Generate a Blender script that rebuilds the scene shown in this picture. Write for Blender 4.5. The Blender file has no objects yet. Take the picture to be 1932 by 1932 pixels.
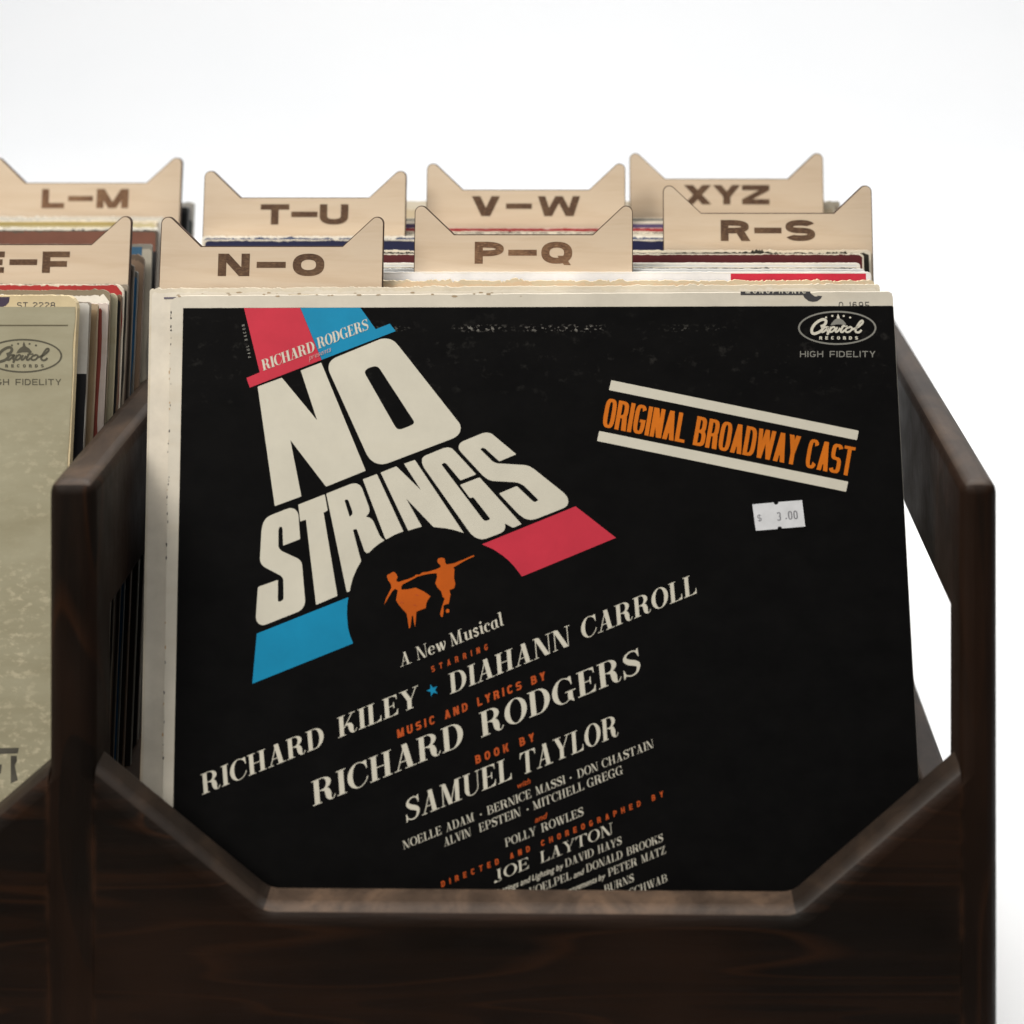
import bpy, bmesh, math, random
from mathutils import Vector, Matrix, noise
from mathutils.geometry import tessellate_polygon

S = bpy.context.scene
COL = S.collection
CM = 0.01
CAM_H = 0.56                      # camera height above the white sweep (m)
FPX = 3548.0                      # focal length in photo units (1932 px across)
VPX, VPY = 1145.0, -290.0         # where level, square-on lines of depth meet

# ------------------------------------------------------------------ camera
cam = bpy.data.cameras.new('camera')
camo = bpy.data.objects.new('camera', cam)
COL.objects.link(camo)
camo.location = (0, 0, CAM_H)
camo.rotation_euler = (math.radians(90), 0, 0)
cam.sensor_width = 36.0
cam.lens = FPX / 1932 * 36.0
cam.shift_x = (966 - VPX) / 1932
cam.shift_y = -(966 - VPY) / 1932
cam.clip_start, cam.clip_end = 0.05, 50
cam.dof.use_dof = True
cam.dof.focus_distance = 0.835
cam.dof.aperture_fstop = 5.6
S.camera = camo

# ------------------------------------------------------------------ world, lamps, exposure
W = bpy.data.worlds.new('World')
S.world = W
W.use_nodes = True
bg = W.node_tree.nodes['Background']
bg.inputs[0].default_value = (0.93, 0.97, 1.0, 1)
bg.inputs[1].default_value = 0.10

def area(name, loc, target, size, power, color, size_y=None):
    l = bpy.data.lights.new(name, 'AREA')
    l.energy = power
    l.color = color
    l.size = size
    if size_y:
        l.shape = 'RECTANGLE'
        l.size_y = size_y
    o = bpy.data.objects.new(name, l)
    COL.objects.link(o)
    o.location = loc
    o.rotation_euler = (Vector(target) - Vector(loc)).to_track_quat('-Z', 'Y').to_euler()
    return o

area('key_lamp', (-1.02, -0.12, 1.40), (-0.02, 0.82, 0.25), 0.62, 25, (1.0, 0.94, 0.86))
area('fill_lamp', (-0.40, -0.50, 1.75), (0.0, 0.85, 0.3), 1.3, 17, (1.0, 0.96, 0.90))
area('top_lamp', (0.1, 1.15, 1.7), (0.0, 0.9, 0.3), 0.9, 14, (1.0, 0.96, 0.9))
area('backdrop_lamp', (0.0, 2.5, 3.3), (0.0, 2.9, 0.0), 5.0, 155, (0.985, 0.99, 1.0))
S.view_settings.view_transform = 'Standard'
S.view_settings.look = 'None'
S.view_settings.exposure = 0
S.view_settings.gamma = 1
S.view_settings.use_curve_mapping = False
S.render.engine = 'CYCLES'
S.cycles.max_bounces = 8
S.cycles.use_denoising = True

# ------------------------------------------------------------------ materials
def srgb(r, g, b):
    f = lambda v: (v / 12.92 if v <= 0.04045 else ((v + 0.055) / 1.055) ** 2.4)
    return (f(r / 255), f(g / 255), f(b / 255), 1)

def newmat(name):
    m = bpy.data.materials.new(name)
    m.use_nodes = True
    nt = m.node_tree
    return m, nt, nt.nodes['Principled BSDF']

def N(nt, t, **kw):
    n = nt.nodes.new(t)
    for k, v in kw.items():
        setattr(n, k, v)
    return n

def coords(nt, scale):
    tc = N(nt, 'ShaderNodeTexCoord')
    mp = N(nt, 'ShaderNodeMapping')
    mp.inputs['Scale'].default_value = scale
    nt.links.new(tc.outputs['Object'], mp.inputs['Vector'])
    return mp.outputs['Vector']

def ramp(nt, fac, stops):
    r = N(nt, 'ShaderNodeValToRGB')
    e = r.color_ramp.elements
    while len(e) < len(stops):
        e.new(0.5)
    for i, (p, c) in enumerate(stops):
        e[i].position = p
        e[i].color = c
    nt.links.new(fac, r.inputs[0])
    return r.outputs[0]

def noise_tex(nt, vec, scale, detail=6, rough=0.6, dist=0.0):
    n = N(nt, 'ShaderNodeTexNoise')
    n.inputs['Scale'].default_value = scale
    n.inputs['Detail'].default_value = detail
    n.inputs['Roughness'].default_value = rough
    n.inputs['Distortion'].default_value = dist
    nt.links.new(vec, n.inputs['Vector'])
    return n.outputs['Fac']

def mixc(nt, fac, a, b, mode='MIX'):
    m = N(nt, 'ShaderNodeMix', data_type='RGBA', blend_type=mode)
    if hasattr(fac, 'is_linked'):
        nt.links.new(fac, m.inputs[0])
    else:
        m.inputs[0].default_value = fac
    for v, k in ((a, 6), (b, 7)):
        if hasattr(v, 'is_linked'):
            nt.links.new(v, m.inputs[k])
        else:
            m.inputs[k].default_value = v
    return m.outputs[2]

def bump(nt, p, h, strength, dist=0.0005):
    b = N(nt, 'ShaderNodeBump')
    b.inputs['Strength'].default_value = strength
    b.inputs['Distance'].default_value = dist
    nt.links.new(h, b.inputs['Height'])
    nt.links.new(b.outputs[0], p.inputs['Normal'])

def wood_dark(name, scale):
    m, nt, p = newmat(name)
    v = coords(nt, scale)
    g = noise_tex(nt, v, 1.0, 8, 0.62, 0.6)
    c = ramp(nt, g, [(0.28, (0.0030, 0.0020, 0.0012, 1)), (0.5, (0.0068, 0.0037, 0.0020, 1)),
                     (0.62, (0.0105, 0.0050, 0.0025, 1)), (0.8, (0.024, 0.0095, 0.0037, 1))])
    # annual rings: thin rust lines along the level curves of a stretched noise
    lo = noise_tex(nt, coords(nt, tuple(x * 0.28 for x in scale)), 1.0, 2, 0.45, 0.5)
    k = N(nt, 'ShaderNodeMath', operation='MULTIPLY')
    nt.links.new(lo, k.inputs[0])
    k.inputs[1].default_value = 9.0
    fr = N(nt, 'ShaderNodeMath', operation='FRACT')
    nt.links.new(k.outputs[0], fr.inputs[0])
    ln = ramp(nt, fr.outputs[0], [(0.40, (0, 0, 0, 1)), (0.50, (0.42, 0.42, 0.42, 1)), (0.54, (0.03, 0.03, 0.03, 1)), (0.9, (0.14, 0.14, 0.14, 1))])
    c = mixc(nt, ln, c, (0.040, 0.0145, 0.005, 1))
    big = noise_tex(nt, coords(nt, (9, 9, 9)), 1.0, 3, 0.5)
    c = mixc(nt, ramp(nt, big, [(0.42, (0, 0, 0, 1)), (0.7, (0.6, 0.6, 0.6, 1))]), c, (0.022, 0.0095, 0.0045, 1))
    # rubbed arrises: lighter, redder where the edge is rounded over
    bv = N(nt, 'ShaderNodeBevel', samples=6)
    bv.inputs['Radius'].default_value = 0.0035
    ge = N(nt, 'ShaderNodeNewGeometry')
    d = N(nt, 'ShaderNodeVectorMath', operation='DOT_PRODUCT')
    nt.links.new(bv.outputs[0], d.inputs[0])
    nt.links.new(ge.outputs['True Normal'], d.inputs[1])
    s = N(nt, 'ShaderNodeMath', operation='SUBTRACT')
    s.inputs[0].default_value = 1.0
    nt.links.new(d.outputs['Value'], s.inputs[1])
    w = noise_tex(nt, coords(nt, (60, 60, 60)), 1.0, 4, 0.6)
    wm = N(nt, 'ShaderNodeMath', operation='MULTIPLY')
    nt.links.new(ramp(nt, s.outputs[0], [(0.02, (0, 0, 0, 1)), (0.25, (1, 1, 1, 1))]), wm.inputs[0])
    nt.links.new(ramp(nt, w, [(0.4, (0, 0, 0, 1)), (0.65, (1, 1, 1, 1))]), wm.inputs[1])
    c = mixc(nt, wm.outputs[0], c, (0.045, 0.019, 0.009, 1))
    nt.links.new(c, p.inputs['Base Color'])
    rv = noise_tex(nt, coords(nt, (30, 30, 30)), 1.0, 4, 0.6)
    nt.links.new(ramp(nt, rv, [(0.35, (0.48, 0.48, 0.48, 1)), (0.7, (0.68, 0.68, 0.68, 1))]), p.inputs['Roughness'])
    p.inputs['Specular IOR Level'].default_value = 0.13
    pores = noise_tex(nt, coords(nt, tuple(x * 9 for x in scale)), 1.0, 4, 0.65)
    hm = N(nt, 'ShaderNodeMath', operation='ADD')
    nt.links.new(g, hm.inputs[0])
    nt.links.new(pores, hm.inputs[1])
    bump(nt, p, hm.outputs[0], 0.35, 0.0007)
    return m

def wood_worn_light_shade(f=1.0):
    """routed and handled edges: stain rubbed thin, pale streaks; f puts rim light and shade into the tone"""
    m, nt, p = newmat('rubbed_light_shade_edge')
    g = noise_tex(nt, coords(nt, (45, 30, 60)), 1.0, 7, 0.62, 0.7)
    c = ramp(nt, g, [(q, tuple(x * f for x in k) + (1,)) for q, k in ((0.30, (0.026, 0.017, 0.0115)), (0.5, (0.050, 0.033, 0.0225)), (0.66, (0.080, 0.051, 0.033)), (0.85, (0.15, 0.097, 0.065)))])
    f = noise_tex(nt, coords(nt, (300, 300, 300)), 1.0, 3, 0.6)
    c = mixc(nt, ramp(nt, f, [(0.5, (0, 0, 0, 1)), (0.8, (0.5, 0.5, 0.5, 1))]), c, (0.020, 0.013, 0.010, 1))
    nt.links.new(c, p.inputs['Base Color'])
    p.inputs['Roughness'].default_value = 0.5
    p.inputs['Specular IOR Level'].default_value = 0.25
    bump(nt, p, g, 0.2, 0.0006)
    return m

def birch():
    m, nt, p = newmat('birch_ply')
    v = coords(nt, (16, 160, 16))
    g = noise_tex(nt, v, 1.0, 6, 0.6, 0.8)
    c = ramp(nt, g, [(0.3, (0.49, 0.380, 0.270, 1)), (0.5, (0.527, 0.421, 0.309, 1)), (0.75, (0.55, 0.452, 0.340, 1))])
    fig = noise_tex(nt, coords(nt, (22, 75, 22)), 1.0, 3, 0.5, 1.5)
    c = mixc(nt, ramp(nt, fig, [(0.62, (0, 0, 0, 1)), (0.78, (0.30, 0.30, 0.30, 1))]), c, (0.40, 0.295, 0.19, 1))
    nt.links.new(c, p.inputs['Base Color'])
    p.inputs['Roughness'].default_value = 0.55
    bump(nt, p, g, 0.08, 0.0003)
    return m

def burnt(f=0.72):
    m, nt, p = newmat('burnt_engraving')
    q = lambda r, g, b: (r * f, g * f, b * f, 1)
    g = noise_tex(nt, coords(nt, (500, 1300, 500)), 1.0, 4, 0.7)
    c = ramp(nt, g, [(0.3, q(0.045, 0.02, 0.010)), (0.55, q(0.12, 0.062, 0.032)), (0.75, q(0.25, 0.155, 0.085))])
    soft = noise_tex(nt, coords(nt, (90, 90, 90)), 1.0, 2, 0.5)
    c = mixc(nt, ramp(nt, soft, [(0.45, (0, 0, 0, 1)), (0.75, (0.5, 0.5, 0.5, 1))]), c, q(0.22, 0.13, 0.068))
    nt.links.new(c, p.inputs['Base Color'])
    p.inputs['Roughness'].default_value = 0.9
    return m

PAPERS = {}
def paper(col, rough=0.6, var=0.12, stain=0.25, spec=0.35):
    """printed or bare card: slight mottling, yellowed stains"""
    key = (tuple(round(x, 4) for x in col), rough, var, stain, spec)
    if key in PAPERS:
        return PAPERS[key]
    m, nt, p = newmat('card_print')
    n1 = noise_tex(nt, coords(nt, (45, 45, 45)), 1.0, 5, 0.65)
    dark = tuple(x * (1 - var * 1.6) for x in col[:3]) + (1,)
    lite = tuple(min(0.85, x * (1 + var)) for x in col[:3]) + (1,)
    c = ramp(nt, n1, [(0.3, dark), (0.7, lite)])
    n2 = noise_tex(nt, coords(nt, (14, 90, 14)), 1.0, 4, 0.6)
    c = mixc(nt, ramp(nt, n2, [(0.55, (0, 0, 0, 1)), (0.8, (stain,) * 3 + (1,))]), c,
             tuple(x * y for x, y in zip(col[:3], (0.80, 0.68, 0.50))) + (1,))
    nt.links.new(c, p.inputs['Base Color'])
    p.inputs['Roughness'].default_value = rough
    p.inputs['Specular IOR Level'].default_value = spec
    fi = noise_tex(nt, coords(nt, (900, 900, 900)), 1.0, 2, 0.5)
    bump(nt, p, fi, 0.06, 0.0002)
    PAPERS[key] = m
    return m

def scuffed_black():
    """black laminate cover: fine rubs, and chips along the fold near the top edge"""
    m, nt, p = newmat('black_cover_print')
    v = coords(nt, (1, 1, 1))
    n1 = noise_tex(nt, coords(nt, (50, 70, 50)), 1.0, 6, 0.7)
    c = ramp(nt, n1, [(0.35, (0.0030, 0.0029, 0.0030, 1)), (0.7, (0.0048, 0.0046, 0.0046, 1))])
    sep = N(nt, 'ShaderNodeSeparateXYZ')
    nt.links.new(v, sep.inputs[0])
    def band(y, wdt):
        s = N(nt, 'ShaderNodeMath', operation='SUBTRACT'); nt.links.new(sep.outputs[1], s.inputs[0]); s.inputs[1].default_value = y
        a = N(nt, 'ShaderNodeMath', operation='ABSOLUTE'); nt.links.new(s.outputs[0], a.inputs[0])
        mr = N(nt, 'ShaderNodeMapRange'); nt.links.new(a.outputs[0], mr.inputs[0])
        mr.inputs[1].default_value = 0; mr.inputs[2].default_value = wdt; mr.inputs[3].default_value = 1; mr.inputs[4].default_value = 0
        return mr.outputs[0]
    def mul(a, b):
        k = N(nt, 'ShaderNodeMath', operation='MULTIPLY'); nt.links.new(a, k.inputs[0]); nt.links.new(b, k.inputs[1]); return k.outputs[0]
    chips = noise_tex(nt, coords(nt, (620, 800, 620)), 1.0, 3, 0.6)
    long = noise_tex(nt, coords(nt, (26, 4, 26)), 1.0, 2, 0.5)
    xm = N(nt, 'ShaderNodeMapRange'); nt.links.new(sep.outputs[0], xm.inputs[0]); xm.inputs[1].default_value = 0.085; xm.inputs[2].default_value = 0.045
    xm2 = N(nt, 'ShaderNodeMapRange'); nt.links.new(sep.outputs[0], xm2.inputs[0]); xm2.inputs[1].default_value = -0.10; xm2.inputs[2].default_value = -0.03
    f1 = mul(mul(xm.outputs[0], xm2.outputs[0]), mul(mul(ramp(nt, chips, [(0.55, (0, 0, 0, 1)), (0.62, (1, 1, 1, 1))]), band(0.2992, 0.0018)),
             ramp(nt, long, [(0.42, (0, 0, 0, 1)), (0.6, (1, 1, 1, 1))])))
    c = mixc(nt, f1, c, (0.36, 0.34, 0.30, 1))
    rub = noise_tex(nt, coords(nt, (130, 170, 130)), 1.0, 4, 0.7)
    f2 = mul(ramp(nt, rub, [(0.58, (0, 0, 0, 1)), (0.8, (0.13, 0.13, 0.13, 1))]), band(0.288, 0.026))
    c = mixc(nt, f2, c, (0.20, 0.19, 0.17, 1))
    rub2 = noise_tex(nt, coords(nt, (330, 380, 330)), 1.0, 3, 0.7)
    c = mixc(nt, ramp(nt, rub2, [(0.72, (0, 0, 0, 1)), (0.9, (0.07, 0.07, 0.07, 1))]), c, (0.2, 0.2, 0.2, 1))
    nt.links.new(c, p.inputs['Base Color'])
    p.inputs['Roughness'].default_value = 0.5
    p.inputs['Specular IOR Level'].default_value = 0.07
    bump(nt, p, noise_tex(nt, coords(nt, (600, 900, 600)), 1.0, 2, 0.5), 0.05, 0.0002)
    return m

def flecked_green():
    """olive-gold cover with pale flakes where the print has lifted"""
    m, nt, p = newmat('olive_gold_print')
    n1 = noise_tex(nt, coords(nt, (20, 60, 20)), 1.0, 6, 0.65)
    c = ramp(nt, n1, [(0.3, (0.258, 0.233, 0.148, 1)), (0.7, (0.335, 0.312, 0.215, 1))])
    v = coords(nt, (1, 1, 1))
    sep = N(nt, 'ShaderNodeSeparateXYZ')
    nt.links.new(v, sep.inputs[0])
    mr = N(nt, 'ShaderNodeMapRange'); nt.links.new(sep.outputs[1], mr.inputs[0])
    mr.inputs[1].default_value = 0.275; mr.inputs[2].default_value = 0.19; mr.inputs[3].default_value = 0.0; mr.inputs[4].default_value = 1.0
    fl = noise_tex(nt, coords(nt, (210, 330, 210)), 1.0, 5, 0.65)
    k = N(nt, 'ShaderNodeMath', operation='MULTIPLY')
    nt.links.new(ramp(nt, fl, [(0.52, (0, 0, 0, 1)), (0.62, (0.8, 0.8, 0.8, 1))]), k.inputs[0])
    pt = ramp(nt, noise_tex(nt, coords(nt, (34, 22, 34)), 1.0, 3, 0.6), [(0.40, (0.12, 0.12, 0.12, 1)), (0.60, (1, 1, 1, 1))])
    k2 = N(nt, 'ShaderNodeMath', operation='MULTIPLY')
    mx = N(nt, 'ShaderNodeMapRange'); nt.links.new(sep.outputs[0], mx.inputs[0])
    mx.inputs[1].default_value = 0.105; mx.inputs[2].default_value = 0.15; mx.inputs[3].default_value = 0.45; mx.inputs[4].default_value = 1.0
    k3 = N(nt, 'ShaderNodeMath', operation='MULTIPLY'); nt.links.new(mr.outputs[0], k3.inputs[0]); nt.links.new(mx.outputs[0], k3.inputs[1])
    nt.links.new(k3.outputs[0], k2.inputs[0])
    nt.links.new(pt, k2.inputs[1])
    nt.links.new(k2.outputs[0], k.inputs[1])
    c = mixc(nt, k.outputs[0], c, (0.53, 0.47, 0.33, 1))
    nt.links.new(c, p.inputs['Base Color'])
    p.inputs['Roughness'].default_value = 0.55
    return m

def flat(name, col, rough=0.6, spec=0.3):
    m, nt, p = newmat(name)
    n1 = noise_tex(nt, coords(nt, (160, 160, 160)), 1.0, 4, 0.6)
    c = ramp(nt, n1, [(0.3, tuple(x * 0.90 for x in col[:3]) + (1,)), (0.7, tuple(min(1, x * 1.05) for x in col[:3]) + (1,))])
    nt.links.new(c, p.inputs['Base Color'])
    p.inputs['Roughness'].default_value = rough
    p.inputs['Specular IOR Level'].default_value = spec
    return m

WOOD_X = wood_dark('dark_stained_wood_x', (5, 60, 75))
WOOD_Z = wood_dark('dark_stained_wood_z', (75, 22, 6))
WOOD_Y = wood_dark('dark_stained_wood_y', (75, 6, 60))
BIRCH, BURNT, WORN = birch(), burnt(), wood_worn_light_shade()
BURNT_PALE = burnt(1.2)
WORN, RIM_WORN_LIT, RIM_WORN_SHADED = wood_worn_light_shade(0.72), wood_worn_light_shade(1.4), wood_worn_light_shade(0.36)   # light and shade put into the rim: level part paler, slopes darker
EDGE_BURN = flat('laser_cut_edge', (0.055, 0.030, 0.018), 0.85)
BLACK = scuffed_black()
GREEN = flecked_green()
INK_CREAM = paper((0.60, 0.57, 0.475), 0.55, 0.04, 0.08)
INK_RED = paper((0.53, 0.030, 0.055), 0.5, 0.06, 0.10)
INK_BLUE = paper((0.003, 0.225, 0.41), 0.5, 0.06, 0.10)
INK_FLAME = paper((0.50, 0.092, 0.003), 0.5, 0.08, 0.15)
INK_ORANGE = paper((0.60, 0.150, 0.004), 0.5, 0.08, 0.15)
INK_RUST = paper((0.46, 0.075, 0.012), 0.5, 0.10, 0.15)
INK_GREY = paper((0.22, 0.215, 0.19), 0.5, 0.06, 0.1)
INK_DARK = paper((0.045, 0.042, 0.045), 0.6, 0.15, 0.1)
INK_BLACK = paper((0.007, 0.0068, 0.0065), 0.5, 0.1, 0.0)
STICKER = flat('price_label_paper', (0.66, 0.67, 0.69), 0.5)
STICKER_INK = flat('price_label_ink', (0.20, 0.20, 0.22), 0.7)

# ------------------------------------------------------------------ mesh helpers
class MB:
    """collects flat shapes and solids into one mesh"""
    def __init__(self):
        self.v, self.f, self.mi, self.mats = [], [], [], []
    def mat(self, m):
        if m not in self.mats:
            self.mats.append(m)
        return self.mats.index(m)
    def poly(self, loops, z, m):
        loops = [[Vector((p[0], p[1], 0)) for p in l] for l in loops]
        flat_pts = [p for l in loops for p in l]
        b = len(self.v)
        self.v += [(p.x, p.y, z) for p in flat_pts]
        k = self.mat(m)
        for t in tessellate_polygon(loops):
            a, c, d = (flat_pts[i] for i in t)
            t = tuple(t)
            if (c - a).cross(d - a).z < 0:
                t = t[::-1]
            self.f.append(tuple(b + i for i in t))
            self.mi.append(k)
    def prism(self, loops, z0, z1, m, mside):
        self.poly(loops, z1, m)
        n0 = len(self.f)
        self.poly(loops, z0, m)
        self.f[n0:] = [t[::-1] for t in self.f[n0:]]
        k = self.mat(mside)
        for l in loops:
            b = len(self.v)
            n = len(l)
            self.v += [(p[0], p[1], z0) for p in l] + [(p[0], p[1], z1) for p in l]
            ar = sum(l[i][0] * l[(i + 1) % n][1] - l[(i + 1) % n][0] * l[i][1] for i in range(n))
            for i in range(n):
                j = (i + 1) % n
                q = (b + i, b + j, b + n + j, b + n + i)
                self.f.append(q if ar > 0 else q[::-1])
                self.mi.append(k)
    def quads(self, pts_a, pts_b, z, m):
        b = len(self.v)
        n = len(pts_a)
        self.v += [(p[0], p[1], z) for p in pts_a] + [(p[0], p[1], z) for p in pts_b]
        k = self.mat(m)
        for i in range(n - 1):
            q = [b + i, b + i + 1, b + n + i + 1, b + n + i]
            pa, pb, pc = (Vector(self.v[x]) for x in q[:3])
            if (pb - pa).cross(pc - pa).z < 0:
                q = q[::-1]
            self.f.append(tuple(q))
            self.mi.append(k)
    def tri(self, pts, z, m):
        self.poly([pts], z, m)
    def build(self, name, parent=None):
        me = bpy.data.meshes.new(name)
        me.from_pydata(self.v, [], self.f)
        for m in self.mats:
            me.materials.append(m)
        for i, p in enumerate(me.polygons):
            p.material_index = self.mi[i]
        me.update()
        o = bpy.data.objects.new(name, me)
        COL.objects.link(o)
        o.parent = parent
        return o

def thing(name, label, cat, loc, group=None, tilt=None):
    o = bpy.data.objects.new(name, None)
    COL.objects.link(o)
    o.empty_display_size = 0.02
    o.location = loc
    if tilt is not None:
        o.rotation_euler = (math.radians(90 - tilt), 0, 0)
    o['label'] = label
    o['category'] = cat
    if group:
        o['group'] = group
    return o

LEAN = 10.0
SL, CL = math.sin(math.radians(LEAN)), math.cos(math.radians(LEAN))

def wx(px, d):  # photo column (1932 scale) at depth d (cm) -> X in cm
    return (px - VPX) / FPX * d
def wz(py, d):  # photo row at depth d (cm) -> height relative to the camera in cm
    return -(py - VPY) / FPX * d

# ------------------------------------------------------------------ lettering
def ring(cx, cy, ro, so, ri, si, a0, a1, n=None, p=2.0):
    n = n or max(6, int(abs(a1 - a0) / 9))
    def pt(rx, ry, a):
        c, s = math.cos(a), math.sin(a)
        return (cx + rx * math.copysign(abs(c) ** (2 / p), c), cy + ry * math.copysign(abs(s) ** (2 / p), s))
    A = [math.radians(a0 + (a1 - a0) * i / n) for i in range(n + 1)]
    return ('q', [pt(ro, so, a) for a in A], [pt(ri, si, a) for a in A])

def rect(x0, y0, x1, y1):
    return ('p', [(x0, y0), (x1, y0), (x1, y1), (x0, y1)])
def diag(x0, y0, x1, y1, t):  # slanted bar with level ends; x is the left edge
    return ('p', [(x0, y0), (x0 + t, y0), (x1 + t, y1), (x1, y1)])
def ribbon(pts, ws):
    L, R = [], []
    for i, p in enumerate(pts):
        a = pts[max(0, i - 1)]; b = pts[min(len(pts) - 1, i + 1)]
        dx, dy = b[0] - a[0], b[1] - a[1]
        k = math.hypot(dx, dy) or 1
        w = ws[i] if isinstance(ws, (list, tuple)) else ws
        L.append((p[0] - dy / k * w, p[1] + dx / k * w)); R.append((p[0] + dy / k * w, p[1] - dx / k * w))
    return ('q', L, R)
def smooth(pts, n=6):
    out = []
    P = [pts[0]] + list(pts) + [pts[-1]]
    for i in range(1, len(P) - 2):
        for k in range(n):
            t = k / n
            out.append(tuple(0.5 * ((2 * P[i][j]) + (-P[i - 1][j] + P[i + 1][j]) * t + (2 * P[i - 1][j] - 5 * P[i][j] + 4 * P[i + 1][j] - P[i + 2][j]) * t * t
                             + (-P[i - 1][j] + 3 * P[i][j] - 3 * P[i + 1][j] + P[i + 2][j]) * t ** 3) for j in range(len(pts[0]))))
    out.append(tuple(pts[-1]))
    return out

def sans(ch, w, t, h, p=2.5):
    """plain grotesque capital: cap height 1, width w, upright stroke t, level stroke h -> pieces, advance width"""
    m = (1 - h) / 2
    def bowl(x0, y0, y1, wd):
        ry = (y1 - y0) / 2; rx = min(wd * 0.62, wd - t * 0.3); cx = x0 + wd - rx
        return [rect(x0, y0, cx, y0 + h), rect(x0, y1 - h, cx, y1), ring(cx, (y0 + y1) / 2, rx, ry, rx - t, ry - h, -90, 90, p=p)]
    ry = (1 + h) / 4
    if ch == 'I': return [rect(0, 0, t, 1)], t
    if ch == '1': return [rect(t * .7, 0, 1.7 * t, 1), diag(0, .72, t * .7, 1 - h * .3, t)], 1.7 * t
    if ch in '-–—': return [rect(0, .5 - h * .5, w * .92, .5 + h * .5)], w * .92
    if ch == '.': return [rect(0, 0, t, t)], t
    if ch == 'L': return [rect(0, 0, t, 1), rect(t, 0, w * .84, h)], w * .84
    if ch == 'T': return [rect((w - t) / 2, 0, (w + t) / 2, 1 - h), rect(0, 1 - h, w, 1)], w
    if ch == 'H': return [rect(0, 0, t, 1), rect(w - t, 0, w, 1), rect(t, m, w - t, m + h)], w
    if ch == 'E': return [rect(0, 0, t, 1), rect(t, 0, w * .92, h), rect(t, m, w * .86, m + h), rect(t, 1 - h, w * .92, 1)], w * .92
    if ch == 'F': return [rect(0, 0, t, 1), rect(t, m - h * .3, w * .82, m + h * .7), rect(t, 1 - h, w * .9, 1)], w * .9
    if ch == 'N': return [rect(0, 0, t, 1), rect(w - t, 0, w, 1), diag(w - t * 1.25, 0, 0, 1, t * 1.25)], w
    if ch == 'M':
        W2 = w * 1.18
        return [rect(0, 0, t, 1), rect(W2 - t, 0, W2, 1), diag(W2 / 2 - t * .55, 0, 0, 1, t * 1.1), diag(W2 / 2 - t * .55, 0, W2 - t * 1.1, 1, t * 1.1)], W2
    if ch == 'V': return [diag(w / 2 - t * .6, 0, 0, 1, t * 1.15), diag(w / 2 - t * .55, 0, w - t * 1.15, 1, t * 1.15)], w
    if ch == 'A': return [diag(0, 0, w / 2 - t * .55, 1, t * 1.1), diag(w - t * 1.1, 0, w / 2 - t * .55, 1, t * 1.1), rect(w * .27, .22, w * .73, .22 + h)], w
    if ch == 'W':
        W2 = w * 1.5; k = W2 / 2
        return [diag(k * .5 - t * .55, 0, 0, 1, t), diag(k * .5 - t * .5, 0, k - t * .5, 1, t), diag(k * 1.5 - t * .5, 0, k - t * .5, 1, t), diag(k * 1.5 - t * .45, 0, W2 - t, 1, t)], W2
    if ch == 'X': return [diag(0, 0, w - t * 1.25, 1, t * 1.25), diag(w - t * 1.25, 0, 0, 1, t * 1.25)], w
    if ch == 'Y': return [rect((w - t) / 2, 0, (w + t) / 2, .42), diag((w - t) / 2, .40, 0, 1, t * 1.15), diag((w - t * 1.2) / 2, .40, w - t * 1.15, 1, t * 1.15)], w
    if ch == 'Z': return [rect(0, 0, w, h), rect(0, 1 - h, w, 1), diag(0, h, w - t * 1.45, 1 - h, t * 1.45)], w
    if ch == 'K': return [rect(0, 0, t, 1), diag(t * .9, .40, w - t * 1.2, 1, t * 1.2), diag(w - t * 1.2, 0, w * .34, .58, t * 1.2)], w
    if ch in 'O0Q':
        a = [ring(w / 2, .5, w / 2, .5, w / 2 - t, .5 - h, 0, 360, 40, p)]
        if ch == 'Q': a.append(diag(w - t * 1.0, -.06, w * .52, .36, t * .85))
        return a, w
    if ch == 'C': return [ring(w / 2, .5, w / 2, .5, w / 2 - t, .5 - h, 32, 328, 34, p)], w
    if ch == 'G': return [ring(w / 2, .5, w / 2, .5, w / 2 - t, .5 - h, 35, 360, 34, p), rect(w * .52, .5 - h, w, .5)], w
    if ch == 'D': return [rect(0, h, t, 1 - h)] + bowl(0, 0, 1, w), w
    if ch == 'P': return [rect(0, 0, t, 1 - h)] + bowl(0, .42 - h * .3, 1, w * .94), w * .94
    if ch == 'R': return [rect(0, 0, t, 1 - h)] + bowl(0, .44 - h * .3, 1, w * .95) + [diag(w - t * 1.15, 0, w * .5, .5 - h * .2, t * 1.15)], w
    if ch == 'B': return [rect(0, h, t, 1 - h)] + bowl(0, m, 1, w * .92) + bowl(0, 0, m + h, w), w
    if ch == 'U': return [rect(0, .42, t, 1), rect(w - t, .42, w, 1), ring(w / 2, .42, w / 2, .42, w / 2 - t, .42 - h, 180, 360, 20, p)], w
    if ch == 'J': return [rect(w * .7 - t, .3, w * .7, 1), ring(w * .35, .3, w * .35, .3, w * .35 - t, .3 - h, 180, 360, 14, p)], w * .7
    if ch in 'S5$':
        a = [ring(w / 2, 1 - ry, w / 2, ry, w / 2 - t, ry - h, 22, 270, 26, p), ring(w / 2, ry, w / 2, ry, w / 2 - t, ry - h, 90, -158, 26, p)]
        if ch == '5': a = [a[1], rect(0, .5, t, 1), rect(0, 1 - h, w * .9, 1), rect(0, m, w * .5, m + h)]
        if ch == '$': a.append(rect(w / 2 - t * .3, -.1, w / 2 + t * .3, 1.1))
        return a, w
    if ch == '3': return [ring(w / 2, 1 - ry, w / 2, ry, w / 2 - t, ry - h, 150, -90, 22, p), ring(w / 2, ry, w / 2, ry, w / 2 - t, ry - h, 90, -150, 22, p)], w
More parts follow.
